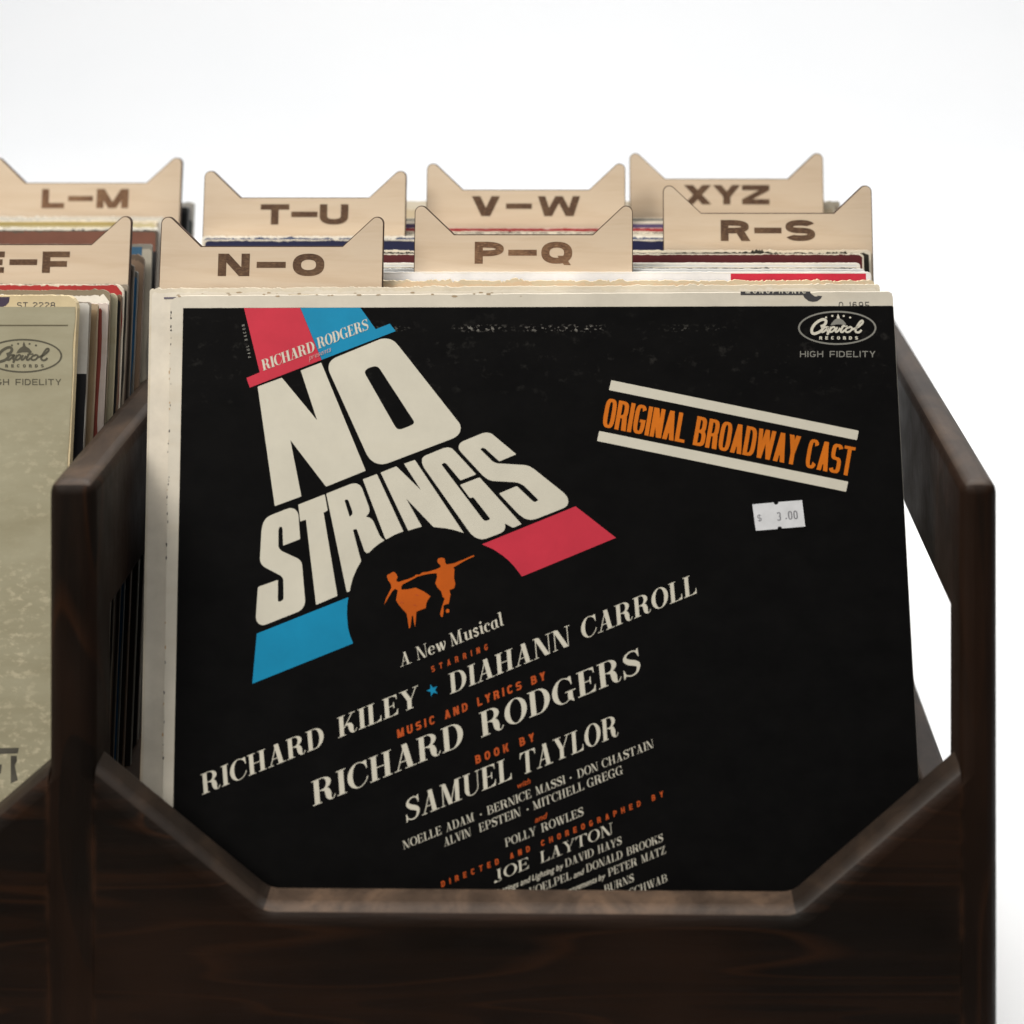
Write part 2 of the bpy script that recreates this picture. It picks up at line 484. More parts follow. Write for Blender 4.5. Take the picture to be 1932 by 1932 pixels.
    if ch == '8': return [ring(w / 2, 1 - ry, w * .46, ry, w * .46 - t, ry - h, 0, 360, 26, p), ring(w / 2, ry, w / 2, ry, w / 2 - t, ry - h, 0, 360, 26, p)], w
    if ch == '2': return [ring(w / 2, 1 - ry, w / 2, ry, w / 2 - t, ry - h, 165, -40, 20, p), diag(0, h, w * .6, .58, t * 1.2), rect(0, 0, w, h)], w
    if ch == '6': return [ring(w / 2, .32, w / 2, .32, w / 2 - t, .32 - h, 0, 360, 26, p), ring(w / 2, .5, w / 2, .5, w / 2 - t, .5 - h, 40, 180, 18, p), rect(0, .3, t, .5)], w
    if ch == '9': return [ring(w / 2, .68, w / 2, .32, w / 2 - t, .32 - h, 0, 360, 26, p), ring(w / 2, .5, w / 2, .5, w / 2 - t, .5 - h, -140, 0, 18, p), rect(w - t, .5, w, .7)], w
    return [], w * .5

ST, HL = 0.20, 0.035      # heavy stem and hairline of the book face
def serif_face(ch):
    """high-contrast roman capital, cap height 1 -> pieces, width"""
    S_, t = ST, HL
    def foot(x, w, y): return rect(x - .075, y, x + w + .075, y + t)
    def stem(x): return [rect(x, t, x + S_, 1 - t), foot(x, S_, 0), foot(x, S_, 1 - t)]
    def thin(x): return [rect(x, t, x + t * 1.1, 1 - t), rect(x - .085, 0, x + t + .085, t), rect(x - .085, 1 - t, x + t + .085, 1)]
    x = .08
    if ch == 'I': return stem(x), S_ + .16
    if ch == 'H': return stem(x) + stem(x + .46) + [rect(x + S_, .48, x + .46, .48 + t)], .82
    if ch == 'L': return stem(x) + [rect(x + S_, 0, .60, t), ('p', [(.40, t), (.60, t), (.60, .27), (.575, .27), (.55, .12)])], .63
    if ch == 'E': return stem(x) + [rect(x + S_, 0, .62, t), rect(x + S_, 1 - t, .60, 1), rect(x + S_, .49, .46, .49 + t),
                                    ('p', [(.40, t), (.62, t), (.64, .27), (.612, .27), (.57, .12)]), ('p', [(.42, 1 - t), (.565, .89), (.59, .76), (.615, .76), (.60, 1 - t)]),
                                    ('p', [(.46, .36), (.485, .36), (.485, .66), (.46, .66), (.43, .505)])], .68
    if ch == 'F': return stem(x) + [rect(x + S_, 1 - t, .60, 1), rect(x + S_, .47, .44, .47 + t), ('p', [(.42, 1 - t), (.565, .89), (.59, .74), (.615, .74), (.60, 1 - t)]),
                                    ('p', [(.44, .34), (.465, .34), (.465, .64), (.44, .64), (.41, .485)])], .64
    if ch == 'T': return [rect(.28, t, .28 + S_, 1 - t), foot(.28, S_, 0), rect(.02, 1 - t, .74, 1), ('p', [(.02, 1 - t), (.0, .74), (.03, .74), (.07, .89), (.21, 1 - t)]),
                          ('p', [(.74, 1 - t), (.76, .74), (.73, .74), (.69, .89), (.55, 1 - t)])], .76
    if ch == 'D': return stem(x) + [rect(x + S_, 0, .36, t), rect(x + S_, 1 - t, .36, 1), ring(.36, .5, .40, .5, .40 - S_ * 1.05, .5 - t, -90, 90)], .80
    if ch == 'P': return stem(x) + [rect(x + S_, 1 - t, .36, 1), rect(x + S_, .43, .36, .43 + t), ring(.36, .715, .31, .285, .31 - S_ * .98, .285 - t, -90, 90)], .69
    if ch == 'B': return stem(x) + [rect(x + S_, 1 - t, .36, 1), rect(x + S_, .49, .38, .49 + t), rect(x + S_, 0, .38, t), ring(.36, .755, .29, .245, .29 - S_ * .9, .245 - t, -90, 90),
                                    ring(.38, .263, .34, .263, .34 - S_, .263 - t, -90, 90)], .74
    if ch in 'RK':
        leg = ribbon(smooth([(.34, .50), (.50, .46), (.56, .30), (.585, .13), (.66, .015), (.74, .03), (.80, .15)], 5),
                     [.018 + .085 * max(0, math.sin(math.pi * min(1, i / 21.0))) if i < 22 else .016 for i in range(31)])
        if ch == 'R': return stem(x) + [rect(x + S_, 1 - t, .36, 1), rect(x + S_, .49, .38, .49 + t), ring(.37, .745, .31, .255, .31 - S_ * .96, .255 - t, -90, 90), leg], .82
        return stem(x) + [diag(x + S_ - .01, .37, .60, 1 - t, .05), rect(.50, 1 - t, .76, 1), leg], .82
    if ch in 'OQ': return [ring(.39, .5, .39, .515, .39 - S_ * 1.02, .515 - t, 0, 360, 40)], .78
    if ch == 'C': return [ring(.38, .5, .38, .515, .38 - S_ * .4 + .035, .515 - t, 38, 100, 10), ring(.38, .5, .38, .515, .38 - S_ * 1.02, .515 - t, 88, 272, 26), ring(.38, .5, .36, .515, .36 - t, .515 - t, 268, 340, 12),
                          ('p', [(.64, 1.0), (.685, 1.0), (.70, .66), (.67, .66), (.655, .76), (.60, .86), (.50, .95), (.55, .97)])], .72
    if ch == 'G': return [ring(.38, .5, .38, .515, .38 - S_ * 1.02, .515 - t, 88, 272, 26), ring(.38, .5, .36, .515, .36 - t, .515 - t, 60, 90, 6), ring(.38, .5, .36, .515, .36 - t, .515 - t, 268, 305, 8),
                          ('p', [(.64, 1.0), (.685, 1.0), (.70, .66), (.67, .66), (.655, .76), (.60, .86), (.50, .95), (.55, .97)]), rect(.54, .09, .54 + S_ * .95, .40), rect(.45, .40, .82, .40 + t),
                          ('p', [(.54, .09), (.73, .09), (.74, -.06), (.71, -.02), (.64, .04)])], .83
    if ch == 'S':
        pts = smooth([(.56, .80), (.50, .93), (.34, .985), (.16, .90), (.12, .74), (.26, .58), (.44, .47), (.56, .33), (.50, .10), (.32, .015), (.12, .10), (.06, .26)], 5)
        n = len(pts)
        ws = [.022 + .082 * math.exp(-((i / (n - 1) - .50) / .19) ** 2) for i in range(n)]
        return [ribbon(pts, ws), ('p', [(.555, 1.02), (.59, 1.02), (.60, .69), (.57, .69), (.555, .80), (.47, .93), (.52, .95)]), ('p', [(.03, -.03), (.065, -.03), (.10, .06), (.15, .08), (.08, .16), (.06, .33), (.03, .33)])], .66
    if ch == 'A': return [diag(.47, t, .30, 1.0, S_ * 1.05), diag(.10, t, .375, .97, .04), rect(.20, .30, .56, .30 + t), rect(0, 0, .24, t), rect(.38, 0, .78, t)], .78
    if ch == 'V': return [diag(.33, 0, .08, 1 - t, S_ * 1.05), diag(.40, .03, .62, 1 - t, .04), rect(0, 1 - t, .36, 1), rect(.54, 1 - t, .78, 1)], .76
    if ch == 'W': return [diag(.27, 0, .06, 1 - t, S_), diag(.34, .03, .50, 1 - t, .04), diag(.66, 0, .46, 1 - t, S_), diag(.73, .03, .93, 1 - t, .04), rect(0, 1 - t, .32, 1), rect(.42, 1 - t, .70, 1), rect(.86, 1 - t, 1.06, 1)], 1.05
    if ch == 'Y': return [rect(.31, t, .31 + S_, .46), foot(.31, S_, 0), diag(.31, .45, .08, 1 - t, S_ * 1.05), diag(.46, .45, .68, 1 - t, .045), rect(0, 1 - t, .36, 1), rect(.58, 1 - t, .82, 1)], .80
    if ch == 'N': return thin(.10) + [rect(.68, 0, .715, 1 - t), rect(.59, 1 - t, .81, 1), diag(.50, 0, .08, 1 - t, S_ * 1.1), rect(.0, 1 - t, .2, 1)], .80
    if ch == 'M': return thin(.10) + [diag(.36, 0, .08, 1 - t, S_), diag(.43, 0, .67, 1 - t, .04), rect(.66, t, .66 + S_, 1 - t), rect(.58, 0, .94, t), rect(.66, 1 - t, .94, 1), rect(0, 1 - t, .2, 1)], .96
    if ch == 'U': return [rect(.08, .30, .08 + S_, 1 - t), foot(.08, S_, 1 - t), rect(.64, .30, .675, 1 - t), rect(.56, 1 - t, .76, 1), ring(.3775, .30, .2975, .315, .2975 - S_, .315 - t, 180, 225, 6),
                          ring(.3775, .30, .2975, .315, .2775 - S_ * .45, .315 - t, 222, 275, 6), ring(.3775, .30, .2975, .315, .2975 - t, .315 - t, 272, 360, 12)], .76
    if ch == 'J': return [rect(.27, .16, .27 + S_, 1 - t), foot(.27, S_, 1 - t), ring(.235, .16, .235, .26, .235 - S_ * .45, .26 - t * 1.3, 270, 360, 10), ring(.11, -.0, .10, .09, 0.0, 0.0, 0, 360, 16)], .55
    if ch == 'Z': return [diag(.03, t, .42, 1 - t, S_ * 1.05), rect(.03, 0, .64, t), rect(.04, 1 - t, .63, 1), ('p', [(.42, t), (.64, t), (.66, .27), (.63, .27), (.58, .11)]), ('p', [(.04, 1 - t), (.02, .74), (.05, .74), (.10, .89), (.25, 1 - t)])], .68
    s2 = .15
    if ch == 'e': return [ring(.27, .32, .27, .33, .27 - s2, .33 - t, 20, 320, 26), rect(.12, .33, .52, .33 + t)], .54
    if ch == 'w': return [diag(.17, 0, .02, .64, s2), diag(.24, .02, .33, .60, .05), diag(.43, 0, .30, .64, s2), ribbon(smooth([(.52, .04), (.66, .35), (.68, .55), (.60, .62)], 4), .03)], .72
    if ch == 'u': return [rect(.06, .14, .06 + s2, .64), rect(.40, .0, .40 + s2, .64), ring(.25, .16, .19, .17, .05, .12, 180, 320, 12), rect(0, .60, .1, .64), rect(.5, 0, .62, .04)], .60
    if ch == 's': return [ribbon(smooth([(.36, .50), (.26, .62), (.10, .55), (.12, .42), (.30, .28), (.36, .14), (.22, .02), (.06, .14)], 4), .055)], .44
    if ch == 'i': return [rect(.08, .03, .08 + s2, .64), rect(0, .60, .12, .64), rect(.18, 0, .31, .05), ring(.155, .86, .085, .085, 0, 0, 0, 360, 16)], .30
    if ch == 'c': return [ring(.26, .32, .26, .33, .26 - s2, .33 - t, 60, 300, 22), ring(.36, .49, .07, .07, 0, 0, 0, 360, 12)], .46
    if ch == 'a': return [rect(.32, .04, .32 + s2, .64), ring(.22, .30, .22, .33, .22 - s2 * .9, .33 - t, 60, 300, 22), rect(.40, 0, .55, .05)], .54
    if ch == 'l': return [rect(.08, .03, .08 + s2, 1.05), rect(0, 1.0, .12, 1.05), rect(.16, 0, .31, .05)], .30
    if ch in '•.': return [ring(.10, .42, .10, .10, 0, 0, 0, 360, 18)], .20
    return [], .30

_cache = {}
def builtin_face(ch, off):
    """Blender's built-in text face, for small lower-case words"""
    if (ch, off) not in _cache:
        def geo(c):
            cu = bpy.data.curves.new('tmp', 'FONT')
            cu.body = c
            cu.offset = off
            cu.resolution_u = 3
            o = bpy.data.objects.new('tmp', cu)
            me = o.to_mesh()
            vs = [tuple(v.co[:2]) for v in me.vertices]
            fs = [tuple(p.vertices) for p in me.polygons]
            o.to_mesh_clear()
            bpy.data.objects.remove(o)
            bpy.data.curves.remove(cu)
            return vs, fs
        hv, _ = geo('H')
        H = max(v[1] for v in hv)
        vs, fs = geo(ch)
        vs = [(a / H, b / H) for a, b in vs]
        x0 = min(v[0] for v in vs)
        vs = [(a - x0, b) for a, b in vs]
        _cache[(ch, off)] = ([('p', [vs[i] for i in f]) for f in fs], max(v[0] for v in vs))
    return _cache[(ch, off)]

def write(mb, text, P0, P1, up, z, m, face='serif', fw=.7, ft=.2, fh=.17, gap=None, space=.34, hs=None, clip=None, cv=None, p=2.5):
    """set text on the line P0->P1 (pixels of the photo, through cv onto the cover) with cap-height vector up;
    gap None: letters stretch to fill the line; otherwise the letter spacing is solved for letter width scale hs"""
    G = []
    for c in text:
        if c == ' ': G.append(([], space))
        elif face == 'serif': G.append(serif_face(c))
        elif face == 'sans': G.append(sans(c, fw, ft, fh, p))
        else: G.append(builtin_face(c, ft))
    nat = sum(g[1] for g in G)
    P0, P1 = Vector(cv(*P0)), Vector(cv(*P1))
    U = up
    L = (P1 - P0).length
    H = U.length
    if hs is None:
        g_ = gap if gap is not None else .02
        sx = L / (nat + g_ * (len(G) - 1))
        step = g_ * sx
    else:
        sx = H * hs
        step = (L - nat * sx) / max(1, len(G) - 1)
    ex = (P1 - P0) / L
    x = 0
    for i, (ps, adv) in enumerate(G):
        def T(q):
            return P0 + ex * (x + q[0] * sx) + U * q[1]
        for k, pc in enumerate(ps):
            zz = z + k * 1.2e-5 + (i % 2) * 6e-6
            if pc[0] == 'p':
                pts = [T(q) for q in pc[1]]
                if clip is not None:
                    pts = clip_y(pts, clip)
                    if len(pts) < 3: continue
                mb.poly([pts], zz, m)
            else:
                a, b = [T(q) for q in pc[1]], [T(q) for q in pc[2]]
                if clip is not None:
                    for j in range(len(a) - 1):
                        pts = clip_y([a[j], a[j + 1], b[j + 1], b[j]], clip)
                        if len(pts) >= 3: mb.poly([pts], zz, m)
                else:
                    mb.quads(a, b, zz, m)
        x += adv * sx + step

def clip_y(pts, ymax):
    out = []
    for i, p in enumerate(pts):
        q = pts[(i + 1) % len(pts)]
        if p.y <= ymax: out.append(p)
        if (p.y - ymax) * (q.y - ymax) < 0:
            out.append(p + (q - p) * ((ymax - p.y) / (q.y - p.y)))
    return out

# ------------------------------------------------------------------ record jackets
FLOOR_Z = -50.4
def jacket_frame(d_top, z_top):
    """front plane of a leaning jacket: position of its foot (31.4 cm down the slope)"""
    return d_top - 31.4 * SL, z_top - 31.4 * CL

def rag_edge(x0, x1, y, amp, step, seed, drift=0):
    n = max(2, int(abs(x1 - x0) / step))
    out = []
    for i in range(n + 1):
        x = x0 + (x1 - x0) * i / n
        v = noise.noise(Vector((x * 1.1, seed * 7.7, 0))) * .6 + noise.noise(Vector((x * 4.0, seed * 3.1, 5))) * .7 + noise.noise(Vector((x * 13.0, seed * 1.7, 9))) * .6
        k = noise.noise(Vector((x * .7, seed * 5.3, 2)))
        v *= .5 + 1.6 * max(0, k + .2)
        out.append((x, y + amp * v + drift * i / n))
    return out

def outline(x0, x1, h, r, amp, seed, wear_side=0.02):
    """jacket silhouette in cm, counter-clockwise, soft corners and a worn top edge"""
    top = rag_edge(x1 - r, x0 + r, h, amp * 1.3, 0.07, seed)
    pts = [(x0, 0), (x1, 0)]
    pts += [(x1 + wear_side * noise.noise(Vector((seed, y * .9, 1))), y) for y in [h * .3, h * .6, h * .8, h - 2, h - 1]]
    pts += [(x1 - r + r * math.cos(a), h - r + r * math.sin(a)) for a in [math.radians(k) for k in (0, 25, 50, 70)]]
    pts += top
    pts += [(x0 + r - r * math.cos(a), h - r + r * math.sin(a)) for a in [math.radians(k) for k in (70, 50, 25, 0)]]
    pts += [(x0, h - 1), (x0, h * .5)]
    return pts

CREAM_BOARD = (0.60, 0.545, 0.44)
def jacket(label, x0, x1, d, z_top, thick, face, group, seed, board=CREAM_BOARD, amp=.05, wear=.22, corner=.13, bands=(), wear_r=.12, name='record_jacket', turn=0.0):
    df, zf = jacket_frame(d, z_top)
    xc = (x0 + x1) / 2
    t = thing(name, label, 'record', (xc * CM, df * CM, CAM_H + zf * CM), group, LEAN)
    X0, X1, h = x0 - xc, x1 - xc, 31.4
    ct, st_ = math.cos(math.radians(turn)), math.sin(math.radians(turn))
    def sp(q):  # turned about the middle of the top edge
        a, b = q[0], q[1] - h
        return ((a * ct - b * st_) * CM, (h + a * st_ * .25 + b * ct) * CM)
    m = paper(board, .75, .10, .45)
    mb = MB()
    mb.prism([[sp(q) for q in outline(X0, X1, h, corner, amp, seed)]], -thick * CM, 0, m, m)
    mb.build('jacket_board', t)
    # printed face sheet: rubbed through to the board along its edges
    def sheet(nm, fx0, fx1, ytop, ybot, col, z, worn=True):
        s = MB()
        pm = col if not isinstance(col, tuple) else paper(col, .5, .10, .06)
        r = corner * .8 if worn else 0
        top = rag_edge(fx1 - r, fx0 + r, ytop, (amp * 1.9 + .02 if worn else .008), .06, seed + 3)
        if worn:
            side = [(fx1 + .10 * noise.noise(Vector((seed * 2.2, y * 1.5, 4))), y) for y in [k * (ytop - r - ybot) / 26 + ybot for k in range(27)]]
        else:
            side = [(fx1, ybot), (fx1, ytop)]
        pts = [(fx0, ybot)] + side + top + [(fx0, ytop - r)]
        s.poly([[sp(q) for q in pts]], z, pm)
        s.build(nm, t)
    if face is not None:
        sheet('cover_print', X0 + .1, X1 - wear_r, h - wear, .05, face, 1.5e-4)
    for k, (nm, f0, f1, y1, y0, col) in enumerate(bands):
        sheet(nm, X0 + f0 * (X1 - X0), X0 + f1 * (X1 - X0), h - y1, h - y0, col, 3.0e-4 + k * 1e-4, worn=False)
    return t

SEED = [1]
def mid(label, d, y, face, xl=-18.9, xr=12.2, thick=.5, **kw):
    SEED[0] += 1
    return jacket(label, xl, xr, d, wz(y, d), thick, face, 'record jackets filed in the right-hand bin', SEED[0], **kw)
def lef(label, d, y, rpx, face, thick=.5, **kw):
    SEED[0] += 1
    xr = wx(rpx, d)
    kw.setdefault('wear_r', .03)
    return jacket(label, xr - 31.3, xr, d, wz(y, d), thick, face, 'record jackets filed in the left-hand bin', SEED[0], **kw)

# ------------------------------------------------------------------ setting: white sweep
def sweep():
    prof = [(0.70, 0.0)]
    for k in range(0, 13):
        a = math.radians(90 * k / 12)
        prof.append((3.6 + 1.2 * math.sin(a), 1.2 - 1.2 * math.cos(a)))
    prof.append((4.8, 4.2))
    me = bpy.data.meshes.new('backdrop')
    v, f = [], []
    for (y, z) in prof:
        v += [(-3.5, y, z), (3.5, y, z)]
    for i in range(len(prof) - 1):
        f.append((2 * i, 2 * i + 1, 2 * i + 3, 2 * i + 2))
    me.from_pydata(v, [], f)
    for p_ in me.polygons:
        p_.use_smooth = True
    m, nt, p = newmat('white_sweep_paper')
    g = noise_tex(nt, coords(nt, (3, 3, 3)), 1.0, 3, 0.5)
    nt.links.new(ramp(nt, g, [(0.3, (0.87, 0.875, 0.88, 1)), (0.7, (0.89, 0.89, 0.89, 1))]), p.inputs['Base Color'])
    p.inputs['Roughness'].default_value = 0.9
    me.materials.append(m)
    o = bpy.data.objects.new('backdrop', me)
    COL.objects.link(o)
    o['kind'] = 'structure'
sweep()

# ------------------------------------------------------------------ the dark wooden crate
XL0, XL1 = -22.25, -20.42         # divider panel between the bins
XR0, XR1 = 14.12, 15.58           # right-hand side panel
DF, DB = 74.8, 103.5              # front and back of the crate
ZT, ZB = -25.3, -55.9

def bevelled(o, w, weights, seg=4):
    """round over only the edges given a weight: weights(mid point, direction) -> 0..1"""
    me = o.data
    at = me.attributes.new('bevel_weight_edge', 'FLOAT', 'EDGE')
    for i, e in enumerate(me.edges):
        a, b = (me.vertices[k].co for k in e.vertices)
        at.data[i].value = w_ = weights((a + b) / 2, (b - a).normalized())
        if w_ == 0:
            e.use_edge_sharp = True
    b = o.modifiers.new('round', 'BEVEL')
    b.width = w
    b.segments = seg
    b.limit_method = 'WEIGHT'
    b.use_clamp_overlap = True
    b.harden_normals = True
    for p in me.polygons:
        p.use_smooth = True
    n = o.modifiers.new('normals', 'WEIGHTED_NORMAL')
    n.keep_sharp = True

JOIN = -36.9                      # below this the front boards butt against the side panels

def side_panel(parent, x0, x1, outer=None):
    ys = [DF, 77.5, 100.0, DB]
    zs = [ZB, -42.2, JOIN, -31.3, ZT]
    hole = {(1, 1), (1, 2)}
    bm = bmesh.new()
    g = {}
    for i, x in enumerate((x0, x1)):
        for j, y in enumerate(ys):
            for k, z in enumerate(zs):
                g[i, j, k] = bm.verts.new((x * CM, y * CM, CAM_H + z * CM))
    F = lambda *q: bm.faces.new([g[t] for t in q])
    nj, nk = len(ys) - 1, len(zs) - 1
    for j in range(nj):
        for k in range(nk):
            if (j, k) in hole: continue
            for i in (0, 1):
                F((i, j, k), (i, j + 1, k), (i, j + 1, k + 1), (i, j, k + 1))
            for dj, dk, e in ((0, -1, ((j, k), (j + 1, k))), (0, 1, ((j, k + 1), (j + 1, k + 1))), (-1, 0, ((j, k), (j, k + 1))), (1, 0, ((j + 1, k), (j + 1, k + 1)))):
                q = (j + dj, k + dk)
                if q in hole or not (0 <= q[0] < nj and 0 <= q[1] < nk):
                    F((0,) + e[0], (0,) + e[1], (1,) + e[1], (1,) + e[0])
    bmesh.ops.recalc_face_normals(bm, faces=bm.faces)
    for f in bm.faces:
        if f.normal.z > .5:
            f.material_index = 1
    me = bpy.data.meshes.new('side_panel')
    bm.to_mesh(me)
    bm.free()
    me.materials.append(WOOD_Z)
    me.materials.append(WORN)
    o = bpy.data.objects.new('side_panel', me)
    COL.objects.link(o)
    o.parent = parent
    def wt(m, d):
        z = (m.z - CAM_H) / CM
        y = m.y / CM
        if abs(d.x) > .9:
            return 1.0 if z > ZT - .1 and y < DF + .1 else (.5 if 77 < y < 100.5 and -42.5 < z < -31 else 0.0)
        if y < DF + .1:                                     # front arrises
            if z > JOIN: return 1.0
            if outer is not None and abs(m.x - outer * CM) < 1e-4: return .8
            return 0.0
        if z > ZT - .1: return 1.0
        if 77.4 < y < 100.1 and -42.3 < z < -31.2: return .45   # rim of the slot
        return 0.0
    bevelled(o, 0.0052, wt)

def board(parent, name, prof, y0, y1, m, bev=0.0065):
    """prof: outline in (x, z) cm, counter-clockwise seen from the front"""
    bm = bmesh.new()
    a = [bm.verts.new((x * CM, y0 * CM, CAM_H + z * CM)) for x, z in prof]
    b = [bm.verts.new((x * CM, y1 * CM, CAM_H + z * CM)) for x, z in prof]
    bm.faces.new(a)
    bm.faces.new(b[::-1])
    n = len(prof)
    for i in range(n):
        j = (i + 1) % n
        bm.faces.new([a[j], a[i], b[i], b[j]])
    bmesh.ops.recalc_face_normals(bm, faces=bm.faces)
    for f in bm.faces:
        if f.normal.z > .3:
            f.material_index = 1 if f.normal.z > .93 else 2  # lit copy on level tops, shaded copy on the slopes
    me = bpy.data.meshes.new(name)
    bm.to_mesh(me)
    bm.free()
    me.materials.append(m)
    me.materials.append(RIM_WORN_LIT)
    me.materials.append(RIM_WORN_SHADED)
    o = bpy.data.objects.new(name, me)
    COL.objects.link(o)
    o.parent = parent
    xs = [p[0] for p in prof]
    def wt(mid, d):
        if abs(d.y) > .9 or mid.z < CAM_H + (ZB + .5) * CM: return 0.0
        if mid.x < min(xs) * CM + 1e-4 or mid.x > max(xs) * CM - 1e-4: return 0.0
        return 1.0 if mid.y < y0 * CM + 1e-4 else .45
    bevelled(o, bev, wt)
    return o

def soft(pts, r):
    """round the corners of an outline"""
    out = []
    n = len(pts)
    for i, p in enumerate(pts):
        P, A, B = Vector(p[:2]), Vector(pts[i - 1][:2]), Vector(pts[(i + 1) % n][:2])
        rr = p[2] if len(p) > 2 else r
        if rr <= 0:
            out.append((P.x, P.y)); continue
        u, v = (A - P).normalized() * rr, (B - P).normalized() * rr
        for t in (0, .25, .5, .75, 1):
            q = (P + u) * (1 - t) ** 2 + P * 2 * t * (1 - t) + (P + v) * t * t
            out.append((q.x, q.y))
    return out

crate = thing('record_crate', 'dark stained wooden record crate with slotted sides and dipped front boards', 'record crate', (0, DF * CM, CAM_H + ZB * CM))
crate_parts = []
def front_board(x0, x1):
    dip_l, dip_r = x0 + 6.75, x1 - 6.6
    prof = [(x0, ZB, 0), (x1, ZB, 0), (x1, -36.75, 0), (dip_r, -42.45, .4), (dip_l, -42.3, .4), (x0, -36.75, 0)]
    board(crate, 'front_board', soft(prof, .3), DF + .012, DF + 1.80, WOOD_X)
OUT = -(XL0 - XL1) + 34.5
for a, b, c in ((XL0, XL1, None), (XR0, XR1, XR1), (XL0 - OUT, XL1 - OUT, XL0 - OUT)):
    side_panel(crate, a, b, c)
front_board(XL1 + .01, XR0 - .01)
front_board(XL1 - OUT + .01, XL0 - .01)
for a, b in ((XL1 + .05, XR0 - .05), (XL1 - OUT + .05, XL0 - .05)):
    board(crate, 'back_board', [(a, ZB), (b, ZB), (b, -37), (a, -37)], DB - 1.8, DB - .02, WOOD_X)
    # bin floor rises slightly to the back
    me = bpy.data.meshes.new('floor_board')
    v = [(x * CM, y * CM, CAM_H + z * CM) for y, z0 in ((DF + 1.85, -50.45), (DB - 1.85, -49.3)) for z in (z0, z0 - 1.6) for x in (a, b)]
    me.from_pydata(v, [], [(0, 1, 5, 4), (2, 6, 7, 3), (0, 2, 3, 1), (4, 5, 7, 6), (0, 4, 6, 2), (1, 3, 7, 5)])
    me.materials.append(WOOD_Y)
    o = bpy.data.objects.new('floor_board', me)
    COL.objects.link(o)
    o.parent = crate
for o in list(crate.children):
    o.matrix_parent_inverse = Matrix.Translation(crate.location).inverted()

# ------------------------------------------------------------------ birch dividers with cat-ear tabs
def divider(text, label, d, xl_px, ear_py, letters_w, scale=1.0):
    """d: depth at the record tops (cm); xl_px: left edge of the tab, ear_py: top of its ears (photo, 1932 scale)"""
    Wd, r = 9.86, .30
    da = d + .50                                  # the ears lean further back
    zt = wz(ear_py, da)
    xl = wx(xl_px, da)
    H = (zt - FLOOR_Z - .5) / CL                   # the plate stands on the bin floor
    df = da - H * SL
    zf = zt - H * CL
    t = thing('record_divider', label, 'record divider', ((xl + Wd / 2) * CM, df * CM, CAM_H + zf * CM), 'birch plywood alphabet dividers', LEAN)
    hw = Wd / 2
    val = 1.28
    def ear(s):
        pts = []
        # rounded tip between the upright edge and the 45-degree slope
        c = Vector((hw - r * .98, H - r))
        for k in range(0, 9):
            a = math.radians(0 + 132 * k / 8)
            pts.append((s * (c.x + r * math.cos(a)), c.y + r * math.sin(a)))
        pts.append((s * (hw - 1.80), H - val))
        return pts
    body = 15.0
    hb = H - 6.5
    R, L = ear(1), ear(-1)[::-1]
    prof = [(-hw, 0), (hw, 0), (hw, hb)] + R + L + [(-hw, hb)]
    mb = MB()
    mb.prism([[(a * CM, b * CM) for a, b in prof]], -.3 * CM, 0, EDGE_BURN, EDGE_BURN)
    inn = []
    for i, q in enumerate(prof):
        P, A, B = Vector(q), Vector(prof[i - 1]), Vector(prof[(i + 1) % len(prof)])
        e1, e2 = (P - A).normalized(), (B - P).normalized()
        nrm = Vector((-e1.y - e2.y, e1.x + e2.x))
        nrm = nrm.normalized() / max(.5, (nrm.normalized()).dot(Vector((-e1.y, e1.x))))
        inn.append((P + nrm * .034)[:])
    mb.poly([[(a * CM, b * CM) for a, b in inn]], 6e-5, BIRCH)
    mb.build('tab_plate', t)
    # burnt-in letters
    lm = MB()
    h = .97
    base = H - val - .32 - h
    cv = lambda x, y: (x * CM, y * CM)
    k = letters_w / 2
    write(lm, text, (-k, base), (k, base), Vector((0, h * CM)), 1.2e-4, BURNT_PALE if text in ('P–Q', 'L–M') else BURNT, 'sans', fw=1.44, ft=.38, fh=.27, hs=1.0, cv=cv, p=2.35)
    lm.build('burnt_lettering', t)
    return t

divider('N–O', 'birch cat-ear record divider burnt with the letters N–O', 83.0, 305, 409, 4.70)
divider('P–Q', 'birch cat-ear record divider burnt with the letters P–Q', 84.7, 783, 388, 4.40)
divider('R–S', 'birch cat-ear record divider burnt with the letters R–S', 88.5, 1251, 350, 4.45)
divider('T–U', 'birch cat-ear record divider burnt with the letters T–U', 91.5, 386.5, 322.5, 4.28)
divider('V–W', 'birch cat-ear record divider burnt with the letters V–W', 93.1, 806, 308.5, 5.37)
divider('XYZ', 'birch cat-ear record divider burnt with the letters XYZ', 95.5, 1188, 289, 4.35)
divider('E–F', 'birch cat-ear record divider burnt with the letters E–F', 86.9, -152, 408, 4.30)
divider('L–M', 'birch cat-ear record divider burnt with the letters L–M', 97.0, -15, 297.5, 4.48)

